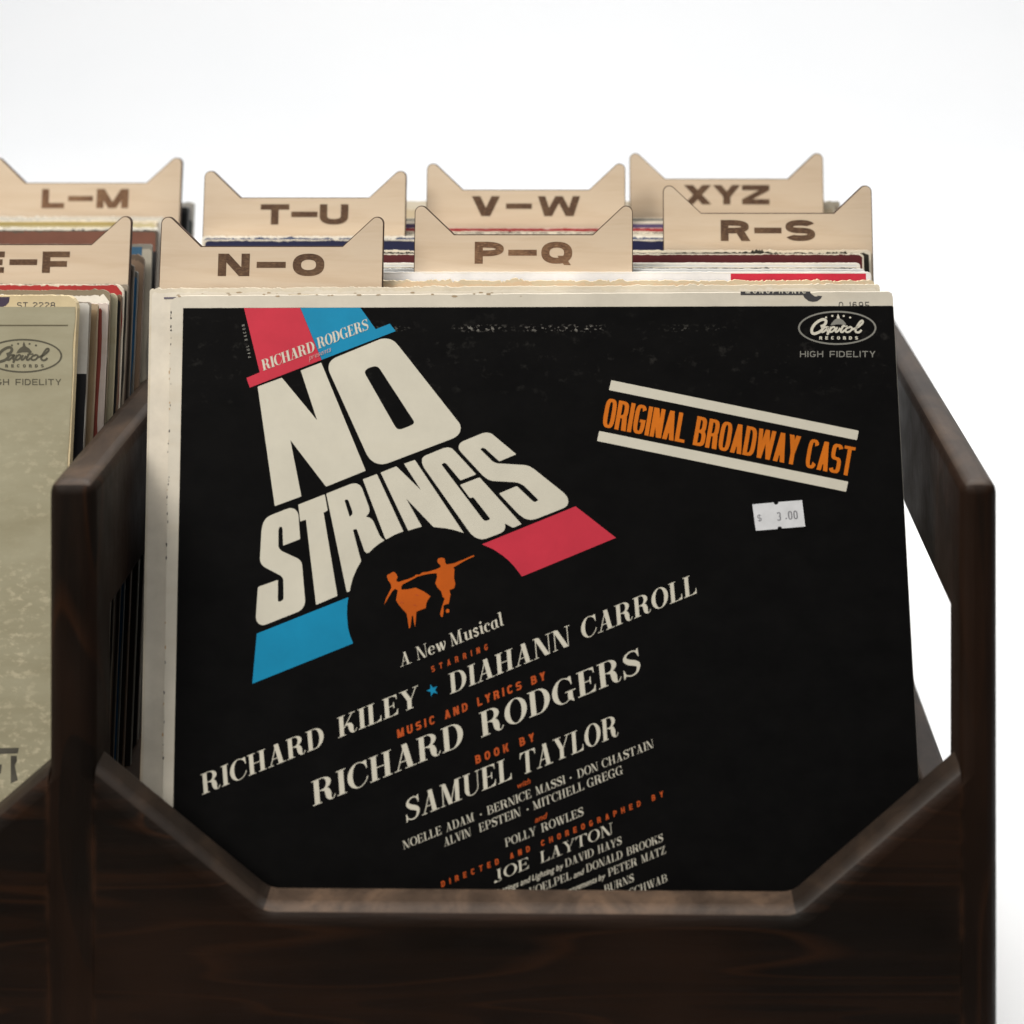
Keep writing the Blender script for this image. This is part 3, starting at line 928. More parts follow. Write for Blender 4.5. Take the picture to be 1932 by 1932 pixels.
# ------------------------------------------------------------------ records in the right-hand bin, front to back
mid('worn cream jacket directly behind the black album with the big white title', 82.35, 540.5, (0.64, 0.59, 0.50), xl=-20.02, xr=11.95, turn=1.35, thick=.30, amp=.045, wear=.16,
    bands=[('torn_paper', .10, .16, .32, .40, (0.30, 0.13, 0.05)), ('torn_paper', .02, .05, .36, .44, (0.12, 0.11, 0.14)), ('torn_paper', .19, .23, .28, .35, (0.45, 0.36, 0.2))])
mid('torn tan-edged jacket just behind the N–O divider, peach paper showing', 83.7, 529.5, (0.66, 0.50, 0.33), xr=11.9, thick=.38, amp=.10, wear=.12, board=(0.62, 0.52, 0.36))
mid('white jacket with a crimson block, in front of the P–Q divider', 84.3, 513.5, (0.72, 0.72, 0.74), xr=11.85, thick=.42, amp=.015, wear=.06, wear_r=.05, board=(0.72, 0.70, 0.66),
    bands=[('print_or_shade_block', .795, .992, .06, 6.0, (0.50, 0.018, 0.045))])
mid('silver-grey jacket behind the P–Q divider', 85.3, 507.5, (0.52, 0.53, 0.54), xr=11.7, thick=.35, amp=.012, wear=.07, board=(0.66, 0.66, 0.64))
mid('thin black jacket between two white ones behind the P–Q divider', 85.9, 504, (0.010, 0.011, 0.012), xr=11.6, thick=.3, amp=.012, wear=.04)
mid('shiny white jacket in front of the maroon one below the R–S divider', 86.5, 496.5, (0.64, 0.65, 0.65), xr=11.65, thick=.4, amp=.02, wear=.08, board=(0.72, 0.69, 0.62))
mid('dark maroon jacket below the R–S divider', 87.5, 479.5, (0.082, 0.008, 0.010), xr=11.95, thick=.4, amp=.02, wear=.03)
mid('frayed black jacket with cream edge right in front of the R–S divider', 88.0, 472.5, (0.018, 0.016, 0.010), xr=12.35, thick=.32, amp=.04, wear=.10)
mid('navy blue jacket in front of the T–U divider', 90.4, 452.5, (0.0085, 0.011, 0.048), xl=-19.4, xr=12.1, thick=.4, amp=.02, wear=.05)
mid('white-edged blue jacket right in front of the T–U divider', 91.0, 446, (0.05, 0.07, 0.14), xl=-19.6, xr=12.0, thick=.4, amp=.05, wear=.08, board=(0.70, 0.66, 0.58))
mid('plain white jacket behind the T–U divider', 91.9, 441, (0.66, 0.64, 0.59), thick=.3, amp=.02)
mid('thin dark brown jacket behind the T–U divider', 92.3, 437, (0.05, 0.028, 0.018), thick=.3, amp=.03, wear=.06)
mid('bright red jacket right in front of the V–W divider', 92.7, 430.5, (0.25, 0.010, 0.014), thick=.15, amp=.012, wear=.02, board=(0.60, 0.42, 0.38))
mid('purple jacket behind the V–W divider', 93.6, 421, (0.085, 0.060, 0.135), thick=.4, amp=.01, wear=.05, board=(0.45, 0.40, 0.36))
mid('taupe grey jacket between the purple one and the XYZ divider', 94.1, 417, (0.22, 0.18, 0.13), thick=.3, amp=.03)
mid('pale jacket with a thin dark top line just in front of the XYZ divider', 94.6, 412, (0.52, 0.50, 0.45), thick=.3, amp=.02, bands=[('printed_line', .0, 1.0, .03, .12, (0.06, 0.075, 0.08))])
mid('tan jacket with a black print mark behind the XYZ divider', 96.4, 386, (0.54, 0.45, 0.31), xl=-15.0, xr=11.7, thick=.5, amp=.02, bands=[('printed_mark', .16, .19, .85, .95, (0.06, 0.06, 0.05))])
mid('rearmost brownish grey jacket in the bin behind the V–W and XYZ dividers', 97.6, 379.5, (0.34, 0.26, 0.20), xl=-15.2, xr=12.1, thick=.6, amp=.05)

# ------------------------------------------------------------------ records in the left-hand bin, front to back
lef('jacket white above and black below, next behind the olive-gold album', 82.7, 570, 171, (0.60, 0.58, 0.54), amp=.02, wear=.06, thick=.16, board=(0.25, 0.22, 0.18),
    bands=[('print_or_shade_block', 0, .999, 3.05, 31, (0.010, 0.010, 0.013))])
lef('brown paper jacket between the white-and-black one and the faded red one', 83.5, 573.5, 185, (0.30, 0.21, 0.12), amp=.05, thick=.2, board=(0.34, 0.26, 0.17))
lef('faded red jacket with a worn white edge', 84.0, 571.5, 204, (0.26, 0.058, 0.042), amp=.04, thick=.2, wear_r=.22, board=(0.55, 0.47, 0.42))
lef('tall white jacket with a torn corner in front of the bright red one', 84.7, 547.5, 209, (0.70, 0.66, 0.58), amp=.04, corner=.35, thick=.2, board=(0.22, 0.18, 0.12), bands=[('print_or_shade_block', 0, .999, 2.6, 31, (0.10, 0.085, 0.08))])
lef('olive-green jacket with a shredded top corner', 85.2, 553, 221, (0.20, 0.18, 0.09), amp=.10, corner=.3, thick=.2, wear_r=.45, board=(0.42, 0.38, 0.26))
lef('black jacket between the olive-green and the bright red one', 85.6, 556, 229, (0.008, 0.008, 0.010), amp=.06, thick=.2, board=(0.16, 0.10, 0.06))
lef('bright red jacket with a torn corner just below the E–F divider', 86.0, 537, 234, (0.36, 0.024, 0.022), amp=.03, wear=.03, corner=.4, thick=.22, board=(0.62, 0.56, 0.46))
lef('grey-edged jacket standing against the front of the E–F divider', 86.45, 536.5, 241, (0.03, 0.028, 0.025), amp=.05, thick=.22, board=(0.26, 0.22, 0.17))
lef('dark speckled jacket right behind the E–F divider', 87.7, 500, 253, (0.045, 0.035, 0.028), amp=.12, thick=.2, board=(0.12, 0.10, 0.08))
lef('peacock blue jacket behind the E–F divider', 88.4, 512, 260, (0.006, 0.085, 0.20), amp=.05, thick=.2, wear_r=.05, board=(0.12, 0.12, 0.11))
lef('brown jacket with a crumpled top corner beside the blue one', 89.3, 482, 272, (0.25, 0.17, 0.115), amp=.10, thick=.25, corner=.3, board=(0.14, 0.10, 0.07), bands=[('print_or_shade_block', 0, .999, 6.5, 31.3, (0.020, 0.015, 0.012))])  # dark lower block and board: slot shade put into the colour
lef('grey-beige jacket with a blue label on its top corner', 90.4, 461, 287, (0.36, 0.33, 0.27), amp=.02, thick=.2, corner=.12, board=(0.20, 0.19, 0.16),
    bands=[('corner_label', .94, .985, .12, 1.0, (0.03, 0.095, 0.17)), ('print_or_shade_block', 0, .999, 7.0, 31.3, (0.018, 0.015, 0.013))])  # shade lower down painted on as a dark block, board darkened likewise
lef('red-brown and black jacket below the L–M divider', 92.6, 435, 297, (0.16, 0.062, 0.038), amp=.03, wear=.05, thick=.25, wear_r=.06, board=(0.10, 0.075, 0.055),
    bands=[('print_or_shade_block', 0, 1.0, 1.0, 31, (0.007, 0.007, 0.008))])
lef('white-edged jacket with a ragged dark line in front of the L–M divider', 93.5, 430, 295, (0.05, 0.055, 0.07), amp=.05, wear=.12, thick=.5, board=(0.70, 0.67, 0.58))
lef('cream and olive jacket second in front of the L–M divider', 94.7, 417, 296, (0.52, 0.45, 0.27), amp=.03, wear=.12, thick=.5, board=(0.66, 0.58, 0.44),
    bands=[('printed_line', 0, .96, .05, .22, (0.36, 0.28, 0.10))])
lef('grey marbled jacket right in front of the L–M divider', 96.2, 409, 306, (0.42, 0.41, 0.40), amp=.05, thick=.4, board=(0.60, 0.57, 0.50))
lef('black jacket right behind the L–M divider', 98.2, 391, 355, (0.008, 0.009, 0.010), amp=.03, thick=.5, board=(0.05, 0.05, 0.05))
lef('rearmost dark green jacket with a white corner behind the L–M divider', 99.5, 382, 365, (0.028, 0.045, 0.042), amp=.05, thick=.5, wear=.9, board=(0.50, 0.48, 0.44))

# ------------------------------------------------------------------ printed fronts: helpers for the two front albums
class Cover:
    """the front plane of one leaning album; maps a photo pixel (2048 scale) that was measured on its print to cm on the cover"""
    def __init__(self, d_top, z_top, xc):
        self.df, self.zf = jacket_frame(d_top, z_top)
        self.xc = xc
    def cm(self, px, py):
        rx, rz = (px * 1932 / 2048 - VPX) / FPX, -(py * 1932 / 2048 - VPY) / FPX
        # plane: points (x, d, z) with -(d-df)*CL + (z-zf)*SL = 0
        k = (self.df * CL - self.zf * SL) / (CL - rz * SL)
        return (rx * k - self.xc, (k - self.df) * SL + (rz * k - self.zf) * CL)
    def __call__(self, px, py):
        a, b = self.cm(px, py)
        return (a * CM, b * CM)
    def up(self, at, v):
        a, b = self(*at), self(at[0] + v[0], at[1] + v[1])
        return Vector((b[0] - a[0], b[1] - a[1]))

def zoomed(ox, oy, k, pts):
    return [(ox + x * k, oy + y * k) for x, y in pts]

def rounded(pts, n=3):
    """lightly smooth a traced closed outline"""
    return pts

def emblem(cv, parent, ex, ey, k_ink, g_ink, z):
    """oval record-company emblem: script name, dome, RECORDS; ex, ey its centre in photo pixels"""
    k = .10352
    def q(x, y): return cv(ex + (x - 910) * k, ey + (y - 440) * k)
    mb = MB()
    A = [math.radians(a) for a in range(0, 361, 6)]
    mb.quads([q(910 + 757 * math.cos(a), 440 - 328 * math.sin(a)) for a in A], [q(910 + 722 * math.cos(a), 440 - 297 * math.sin(a)) for a in A], z, g_ink)
    def stroke(pts, w, zz):
        pc = ribbon(smooth(pts, 5), w)
        mb.quads([q(*p) for p in pc[1]], [q(*p) for p in pc[2]], zz, k_ink)
    stroke([(590, 415), (660, 385), (695, 320), (660, 278), (590, 290), (490, 355), (425, 450), (420, 520), (455, 552), (530, 535), (600, 495), (640, 440)], 27, z)
    stroke([(735, 425), (670, 430), (615, 480), (610, 515), (645, 515), (710, 460), (745, 420), (720, 490), (735, 520), (790, 450)], 18, z + 1e-5)
    stroke([(800, 420), (760, 500), (715, 575)], 20, z + 2e-5)
    stroke([(770, 470), (830, 422), (865, 440), (845, 490), (790, 520), (765, 505)], 17, z + 3e-5)
    stroke([(915, 425), (880, 490), (890, 520), (930, 495), (970, 440)], 18, z + 1e-5)
    stroke([(1050, 365), (1000, 450), (978, 505), (1010, 520), (1060, 480)], 19, z + 2e-5)
    stroke([(990, 415), (1110, 405)], 13, z + 3e-5)
    stroke([(1140, 428), (1085, 455), (1072, 505), (1115, 522), (1170, 495), (1195, 445), (1160, 422), (1130, 440)], 18, z + 1e-5)
    stroke([(1195, 470), (1300, 430), (1395, 350), (1400, 305), (1360, 315), (1300, 400), (1262, 490), (1290, 525), (1340, 520), (1380, 480)], 20, z + 2e-5)
    # dome
    dome = [(780, 395), (800, 350), (850, 290), (905, 255), (905, 220), (925, 165), (950, 220), (960, 255), (1020, 290), (1065, 340), (1085, 375), (1060, 385), (980, 372), (900, 372), (830, 385)]
    mb.poly([[q(*p) for p in dome]], z + 4e-5, g_ink)
    mb.poly([[q(*p) for p in [(905, 255), (905, 220), (925, 165), (950, 220), (960, 255), (930, 262)]]], z + 6e-5, k_ink)
    for x, y in ((695, 238), (815, 208), (1035, 210), (1160, 240)):
        mb.poly([[q(x + 22 * math.cos(math.radians(a)), y + 20 * math.sin(math.radians(a))) for a in range(0, 360, 45)]], z, k_ink)
    P0, P1 = (ex + (565 - 910) * k, ey + (665 - 440) * k), (ex + (1310 - 910) * k, ey + (665 - 440) * k)
    write(mb, 'RECORDS', P0, P1, cv.up(P0, (0, -62 * k)), z, k_ink, 'sans', fw=.85, ft=.30, fh=.24, hs=1.1, cv=cv)
    mb.build('label_emblem', parent)
    mb = MB()
    P0, P1 = (ex + (192 - 910) * k, ey + (1005 - 440) * k), (ex + (1648 - 910) * k, ey + (1005 - 440) * k)
    write(mb, 'HIGH FIDELITY', P0, P1, cv.up(P0, (0, -118 * k)), z, g_ink, 'sans', fw=1.0, ft=.17, fh=.15, hs=1.0, space=.62, cv=cv)
    mb.build('small_lettering', parent)

# ---- the black album
d0, zt0 = 81.6, wz(553, 81.6)
XC = -3.2
cv = Cover(d0, zt0, XC)
album = thing('record_jacket', 'black record album with big slanted white title, blue and red bars and orange dancers, front of the right-hand bin', 'record',
              (XC * CM, cv.df * CM, CAM_H + cv.zf * CM), 'record jackets filed in the right-hand bin', LEAN)
album['label'] = 'black record album with big slanted white title, coloured bars and orange dancing couple'
# board: cream wrap, corners as measured; it is turned a little in its own plane, as it stands in the bin
tl, tr = cv.cm(341, 592), cv.cm(1785.5, 583.5)
br, bl = cv.cm(1851, 1800), cv.cm(322.5, 1800)
def ext(a, b, y):
    t_ = (y - a[1]) / (b[1] - a[1])
    return (a[0] + (b[0] - a[0]) * t_, y)
br, bl = ext(tr, br, 0), ext(tl, bl, 0)
m_cream = paper((0.60, 0.555, 0.465), .7, .07, .30)
pts = [bl, br]
for k in range(1, 12):
    pts.append((br[0] + (tr[0] - br[0]) * k / 12, br[1] + (tr[1] - br[1]) * k / 12))
pts += [(tr[0] + .0, tr[1] - .25), (tr[0] - .04, tr[1] - .07), (tr[0] - .16, tr[1])]
nn = 120
for k in range(1, nn):
    x = tr[0] - .16 + (tl[0] + .5 - tr[0] + .16) * k / nn
    pts.append((x, tr[1] + (tl[1] - tr[1]) * k / nn + .018 * noise.noise(Vector((x * 4, 3, 1))) + .02 * noise.noise(Vector((x * .8, 9, 1)))))
pts += [(tl[0] + .32, tl[1] - .02), (tl[0] + .12, tl[1] - .12), (tl[0] + .02, tl[1] - .32), (tl[0], tl[1] - .6)]
for k in range(1, 40):
    f = k / 40
    y = (tl[1] - .6) * (1 - f)
    x = ext(tl, bl, y)[0]
    pts.append((x + .012 * noise.noise(Vector((2, y * 5, 1))), y))
mb = MB()
mb.prism([[(a * CM, b * CM) for a, b in pts]], -.36 * CM, 0, m_cream, m_cream)
o = mb.build('jacket_board', album)
# wear marks on the cream wrap
mb = MB()
rnd = random.Random(4)
for k in range(46):
    f = rnd.random() ** 1.3
    c = cv.cm(341 - 17 * f + rnd.uniform(0, 3.5), 620 + 900 * f)
    rr = rnd.uniform(.012, .035)
    mb.poly([[((c[0] + rr * rnd.uniform(.5, 1.2) * math.cos(a)) * CM, (c[1] + 2.4 * rr * rnd.uniform(.6, 1.2) * math.sin(a)) * CM) for a in [k2 * 1.047 for k2 in range(6)]]], 5e-5, INK_DARK if rnd.random() < .75 else paper((0.4, 0.25, 0.12), .8))
for k in range(26):
    c = cv.cm(355 + rnd.random() * 700, 590 + rnd.uniform(-5, 3))
    rr = rnd.uniform(.015, .05)
    mb.poly([[((c[0] + 3 * rr * rnd.uniform(.5, 1.2) * math.cos(a)) * CM, (c[1] + rr * rnd.uniform(.6, 1.2) * math.sin(a)) * CM) for a in [k2 * 1.047 for k2 in range(6)]]], 6e-5, paper((0.36, 0.27, 0.17), .8))
# (kept on the board, within its surface)
o = mb.build('edge_wear', album)
o['kind'] = 'stuff'
# dark mono banner and number on the cream wrap
mb = MB()
y_top = cv(1550, 583.0)[1]
mb.poly([[cv(*p) for p in zoomed(1400, 480, .20704, [(392, 497), (1065, 497), (1068, 515), (1110, 545), (1130, 545), (1135, 538), (1180, 541), (1165, 568), (1130, 592), (1090, 598), (1050, 590), (1010, 560), (995, 532), (392, 532)])]], 7e-5, INK_DARK)
P0, P1 = (1400 + 440 * .20704, 480 + 516 * .20704), (1400 + 1025 * .20704, 480 + 516 * .20704)
write(mb, 'MONOPHONIC', P0, P1, cv.up(P0, (0, -8.5)), 1.0e-4, INK_CREAM, 'sans', fw=.95, ft=.22, fh=.2, hs=1.0, cv=cv, clip=y_top)
P0, P1 = (1677.4, 616.8), (1739.0, 616.8)
write(mb, 'O 1695', P0, P1, cv.up(P0, (0, -13.2)), 7e-5, INK_DARK, 'sans', fw=.95, ft=.16, fh=.13, hs=.72, space=.5, cv=cv)
mb.build('wrap_lettering', album)
# black printed slick
ZS = 3.0e-4
mb = MB()
b_tl, b_tr = cv.cm(366.6, 616), cv.cm(1786.8, 611.5)
b_br, b_bl = ext(b_tr, cv.cm(1837.5, 1548), .02), ext(b_tl, cv.cm(347, 1598), .02)
pts = [b_bl, (b_br[0] - .02, .02)]
for k in range(1, 60):
    f = k / 60
    pts.append((b_br[0] + (b_tr[0] - b_br[0]) * f - .015 + .014 * noise.noise(Vector((f * 60, 2, 2))), .02 + (b_tr[1] - .02) * f))
pts += [(b_tr[0] - .01, b_tr[1] - .05), (b_tr[0] - .06, b_tr[1])]
for k in range(1, 80):
    f = k / 80
    pts.append((b_tr[0] + (b_tl[0] - b_tr[0]) * f, b_tr[1] + (b_tl[1] - b_tr[1]) * f + .006 * noise.noise(Vector((f * 90, 5, 2)))))
pts.append(b_tl)
mb.poly([[(a * CM, b * CM) for a, b in pts]], ZS, BLACK)
mb.build('cover_print', album)
ZI = ZS + 1.0e-4

# title
K = .165631
def A_(p): return zoomed(480, 600, K, p)
def B_(p): return zoomed(640, 660, K, p)
def C_(p): return zoomed(490, 980, K, p)
def D_(p): return zoomed(600, 920, K, p)
def E_(p): return zoomed(820, 840, K, p)
def F_(p): return zoomed(940, 900, K, p)
def G_(p): return zoomed(480, 1160, K, p)
def M(pts): return [cv(*p) for p in pts]
def curve(pts):
    """traced outline; points given as (x, y, 's') are smoothed through"""
    return pts
def corner_round(pts, r):
    out = []
    n = len(pts)
    for i in range(n):
        p, a, b = Vector(pts[i]), Vector(pts[i - 1]), Vector(pts[(i + 1) % n])
        la, lb = (a - p).length, (b - p).length
        rr = min(r, la * .33, lb * .33)
        u, v = (a - p).normalized() * rr, (b - p).normalized() * rr
        for t in (0, .5, 1):
            q = (p + u) * (1 - t) ** 2 + p * 2 * t * (1 - t) + (p + v) * t * t
            out.append(tuple(q))
    return out
def CR(pts, r=1.2): return M(corner_round(pts, r))

red_hat = A_([(50, 96), (728, 94), (985, 722), (120, 1057), (80, 940), (240, 872)])
blue_hat = A_([(731, 94), (1455, 92), (1640, 352), (1810, 285), (1880, 375), (988, 721)])
n1 = A_([(215, 1045), (507, 937), (932, 1450), (735, 850), (982, 754), (1519, 2059), (1041, 2252), (610, 1690), (743, 2369), (422, 2487)])
o_out = B_([(105, 440), (115, 400), (140, 365), (180, 335), (720, 112), (760, 103), (800, 102), (850, 110), (905, 140), (950, 190), (1650, 1080), (1690, 1130), (1701, 1180), (1690, 1235), (1655, 1280), (1600, 1310),
            (810, 1610), (740, 1621), (670, 1605), (610, 1565), (565, 1500), (130, 540), (108, 490)])
o_in = B_([(542, 510), (548, 490), (570, 468), (605, 450), (660, 437), (690, 440), (712, 455), (735, 485), (1130, 1092), (1138, 1112), (1125, 1138), (1080, 1160), (980, 1198), (945, 1197), (922, 1182), (900, 1150), (555, 545)])
s1 = C_([(200, 500), (210, 440), (225, 390), (255, 340), (300, 308), (490, 232), (550, 215), (600, 225), (635, 262), (648, 310), (668, 590), (462, 670), (455, 460), (440, 438), (415, 447), (405, 480), (405, 680), (415, 705), (445, 735),
         (640, 825), (670, 850), (690, 890), (728, 1340), (720, 1385), (690, 1435), (650, 1465), (260, 1620), (215, 1631), (170, 1615), (140, 1575), (133, 1530), (158, 1175), (180, 1160), (400, 1083), (398, 1335), (412, 1347), (440, 1340),
         (468, 1315), (465, 1085), (455, 1055), (430, 1030), (240, 930), (205, 900), (185, 860), (183, 820)])
t1 = C_([(645, 175), (965, 50), (1000, 245), (950, 272), (1118, 1275), (860, 1385), (738, 355), (668, 378)])
r1 = D_([(318, 405), (620, 285), (680, 280), (725, 302), (752, 342), (830, 555), (842, 600), (832, 642), (797, 684), (840, 692), (882, 727), (960, 905), (985, 940), (1022, 967), (960, 1005), (890, 1062), (835, 1116), (805, 1122), (780, 1100),
         (692, 845), (680, 830), (640, 840), (740, 1220), (690, 1305), (640, 1420), (612, 1530), (603, 1580), (585, 1592), (565, 1588)])
r1_in = D_([(540, 487), (560, 472), (585, 482), (635, 620), (635, 652), (600, 685)])
i1 = D_([(760, 232), (930, 168), (1250, 860), (1150, 897), (1045, 955), (1030, 945)])
n2 = D_([(975, 150), (1165, 75), (1462, 362), (1257, 44), (1388, -3), (1978, 879), (1870, 845), (1758, 822), (1613, 807), (1283, 463), (1472, 802), (1400, 822), (1308, 851)])
g1 = E_([(145, 480), (152, 455), (180, 430), (400, 340), (455, 327), (505, 340), (550, 382), (800, 655), (610, 728), (440, 525), (415, 513), (380, 535), (870, 1185), (900, 1215), (930, 1215), (967, 1197), (962, 1180), (765, 930), (725, 942), (605, 782), (840, 690),
         (1348, 1255), (1245, 1300), (1145, 1245), (1152, 1290), (1140, 1330), (1100, 1362), (920, 1430), (870, 1440), (800, 1422), (740, 1377), (700, 1325), (170, 575), (147, 520)])
s2 = E_([(588, 320), (600, 285), (632, 258), (870, 160), (925, 148), (985, 162), (1285, 412), (1080, 498), (910, 345), (880, 330), (848, 350), (1000, 500), (1050, 522), (1390, 542), (1440, 556), (1500, 592), (1860, 880), (1900, 930), (1913, 980), (1900, 1030), (1860, 1060),
         (1530, 1190), (1460, 1205), (1390, 1190), (1320, 1142), (1270, 1092), (1075, 885), (1290, 795), (1480, 975), (1510, 990), (1553, 965), (1375, 790), (1310, 757), (1250, 748), (1000, 735), (940, 715), (880, 670), (610, 380), (590, 345)])
pink = F_([(145, 1137), (1275, 678), (1763, 1058), (628, 1526), (540, 1410), (470, 1335), (400, 1275), (280, 1195)])
blue = G_([(205, 645), (1310, 205), (1296, 300), (1293, 430), (1305, 570), (1330, 670), (1368, 762), (150, 1250)])

mb = MB()
for nm, lp, ink in (('red_bar', M(red_hat), INK_RED), ('red_bar', CR(pink), INK_RED), ('blue_bar', M(blue_hat), INK_BLUE), ('blue_bar', CR(blue), INK_BLUE)):
    mb = MB()
    mb.poly([lp], ZI, ink)
    mb.build(nm, album)
mb = MB()
for lp in (n1, t1, i1, n2):
    mb.poly([CR(lp)], ZI, INK_CREAM)
for lp in (s1, g1, s2):
    mb.poly([CR(lp, 2.0)], ZI, INK_CREAM)
mb.poly([CR(o_out, 6), CR(o_in, 3)], ZI, INK_CREAM)
mb.poly([CR(r1, 1.6), CR(r1_in, 1.5)], ZI, INK_CREAM)
mb.build('title_lettering', album)

# dancing couple
kd = .13458
woman = zoomed(740, 1080, kd, [(252, 540), (262, 512), (300, 500), (330, 478), (352, 470), (375, 482), (400, 515), (412, 552), (392, 590), (398, 612), (430, 622), (490, 600), (570, 578), (650, 545), (690, 515), (710, 530), (670, 562), (560, 620), (490, 655), (465, 690), (470, 735), (560, 730),
                               (680, 705), (720, 725), (800, 760), (900, 832), (860, 890), (838, 935), (830, 1008), (760, 1035), (690, 1062), (682, 1180), (672, 1290), (658, 1240), (640, 1120), (622, 1125), (600, 1300), (580, 1310), (562, 1180), (545, 1090), (480, 1020), (430, 960), (388, 890), (415, 745), (375, 722), (335, 755), (265, 870), (212, 962), (240, 865), (320, 705), (312, 655), (295, 625), (272, 600)])
man = zoomed(740, 1080, kd, [(668, 520), (700, 512), (740, 510), (780, 478), (860, 470), (985, 432), (1052, 400), (1048, 372), (1010, 335), (1002, 300), (1015, 272), (1060, 258), (1105, 268), (1118, 300), (1115, 330), (1140, 362), (1260, 340), (1340, 305), (1400, 285), (1440, 265), (1540, 222), (1556, 238), (1440, 290), (1400, 312),
                             (1240, 405), (1256, 435), (1250, 560), (1268, 650), (1250, 715), (1180, 742), (1198, 800), (1172, 945), (1132, 950), (1092, 972), (1095, 1060), (1080, 1140), (1060, 1140), (1042, 1090), (1080, 960), (1112, 865), (1080, 840), (1060, 762), (1000, 700), (972, 640), (1000, 540), (990, 490), (870, 500), (760, 525), (690, 545)])
mb = MB()
mb.poly([M(corner_round(woman, .8))], ZI, INK_FLAME)
mb.poly([M(corner_round(man, .8))], ZI + 3e-5, INK_FLAME)
mb.poly([M(zoomed(740, 1080, kd, [(1155 + 27 * math.cos(a), 1050 + 30 * math.sin(a)) for a in [k * .6283 for k in range(10)]]))], ZI, INK_FLAME)
for c in ((700, 815), (670, 965), (475, 925)):
    mb.poly([M(zoomed(740, 1080, kd, [(c[0] + 28 * math.cos(a), c[1] + 13 * math.sin(a + .6)) for a in [k * 1.047 for k in range(6)]]))], ZI + 6e-5, INK_RUST)
mb.build('dancing_couple', album)

# cast banner
mb = MB()
mb.poly([CR([(1222.7, 760.2), (1717.2, 861.3), (1713.6, 880), (1217.8, 779.8)])], ZI, INK_CREAM)
mb.poly([CR([(1198.5, 861.7), (1696.2, 963), (1691.9, 983.2), (1194.1, 881.6)])], ZI, INK_CREAM)
for tx, P0, P1 in (('ORIGINAL', (1203.5, 853), (1368, 885.6)), ('BROADWAY', (1385, 889.2), (1592.8, 930.4)), ('CAST', (1609, 934), (1701.5, 952.4))):
    write(mb, tx, P0, P1, cv.up(P0, (10.0, -57.5)), ZI, INK_ORANGE, 'sans', fw=.375, ft=.135, fh=.105, gap=.035, cv=cv, p=3.2)
mb.build('cast_banner', album)

# hat line and artist's name
mb = MB()
for tx, P0, P1, up in (('RICHARD', (526.4, 741.2), (632, 701.6), (-4.2, -21)), ('RODGERS', (637, 697.2), (738.8, 658), (-4.2, -21))):
    write(mb, tx, P0, P1, cv.up(P0, up), ZI + 1.2e-4, INK_CREAM, 'serif', gap=.0, cv=cv)
P0, P1 = (619, 720), (662, 702.5)
write(mb, 'presents', P0, P1, cv.up(P0, (1.0, -11)), ZI + 1.2e-4, paper((0.55, 0.35, 0.33), .6), 'builtin', ft=-.005, gap=.12, cv=cv)
P0, P1 = (502.6, 714.5), (489.2, 648.5)
write(mb, 'PAUL BACON', P0, P1, cv.up(P0, (-5.6, 1.2)), ZI, INK_GREY, 'sans', fw=.62, ft=.17, fh=.15, hs=.9, space=.5, cv=cv)
mb.build('hat_lettering', album)

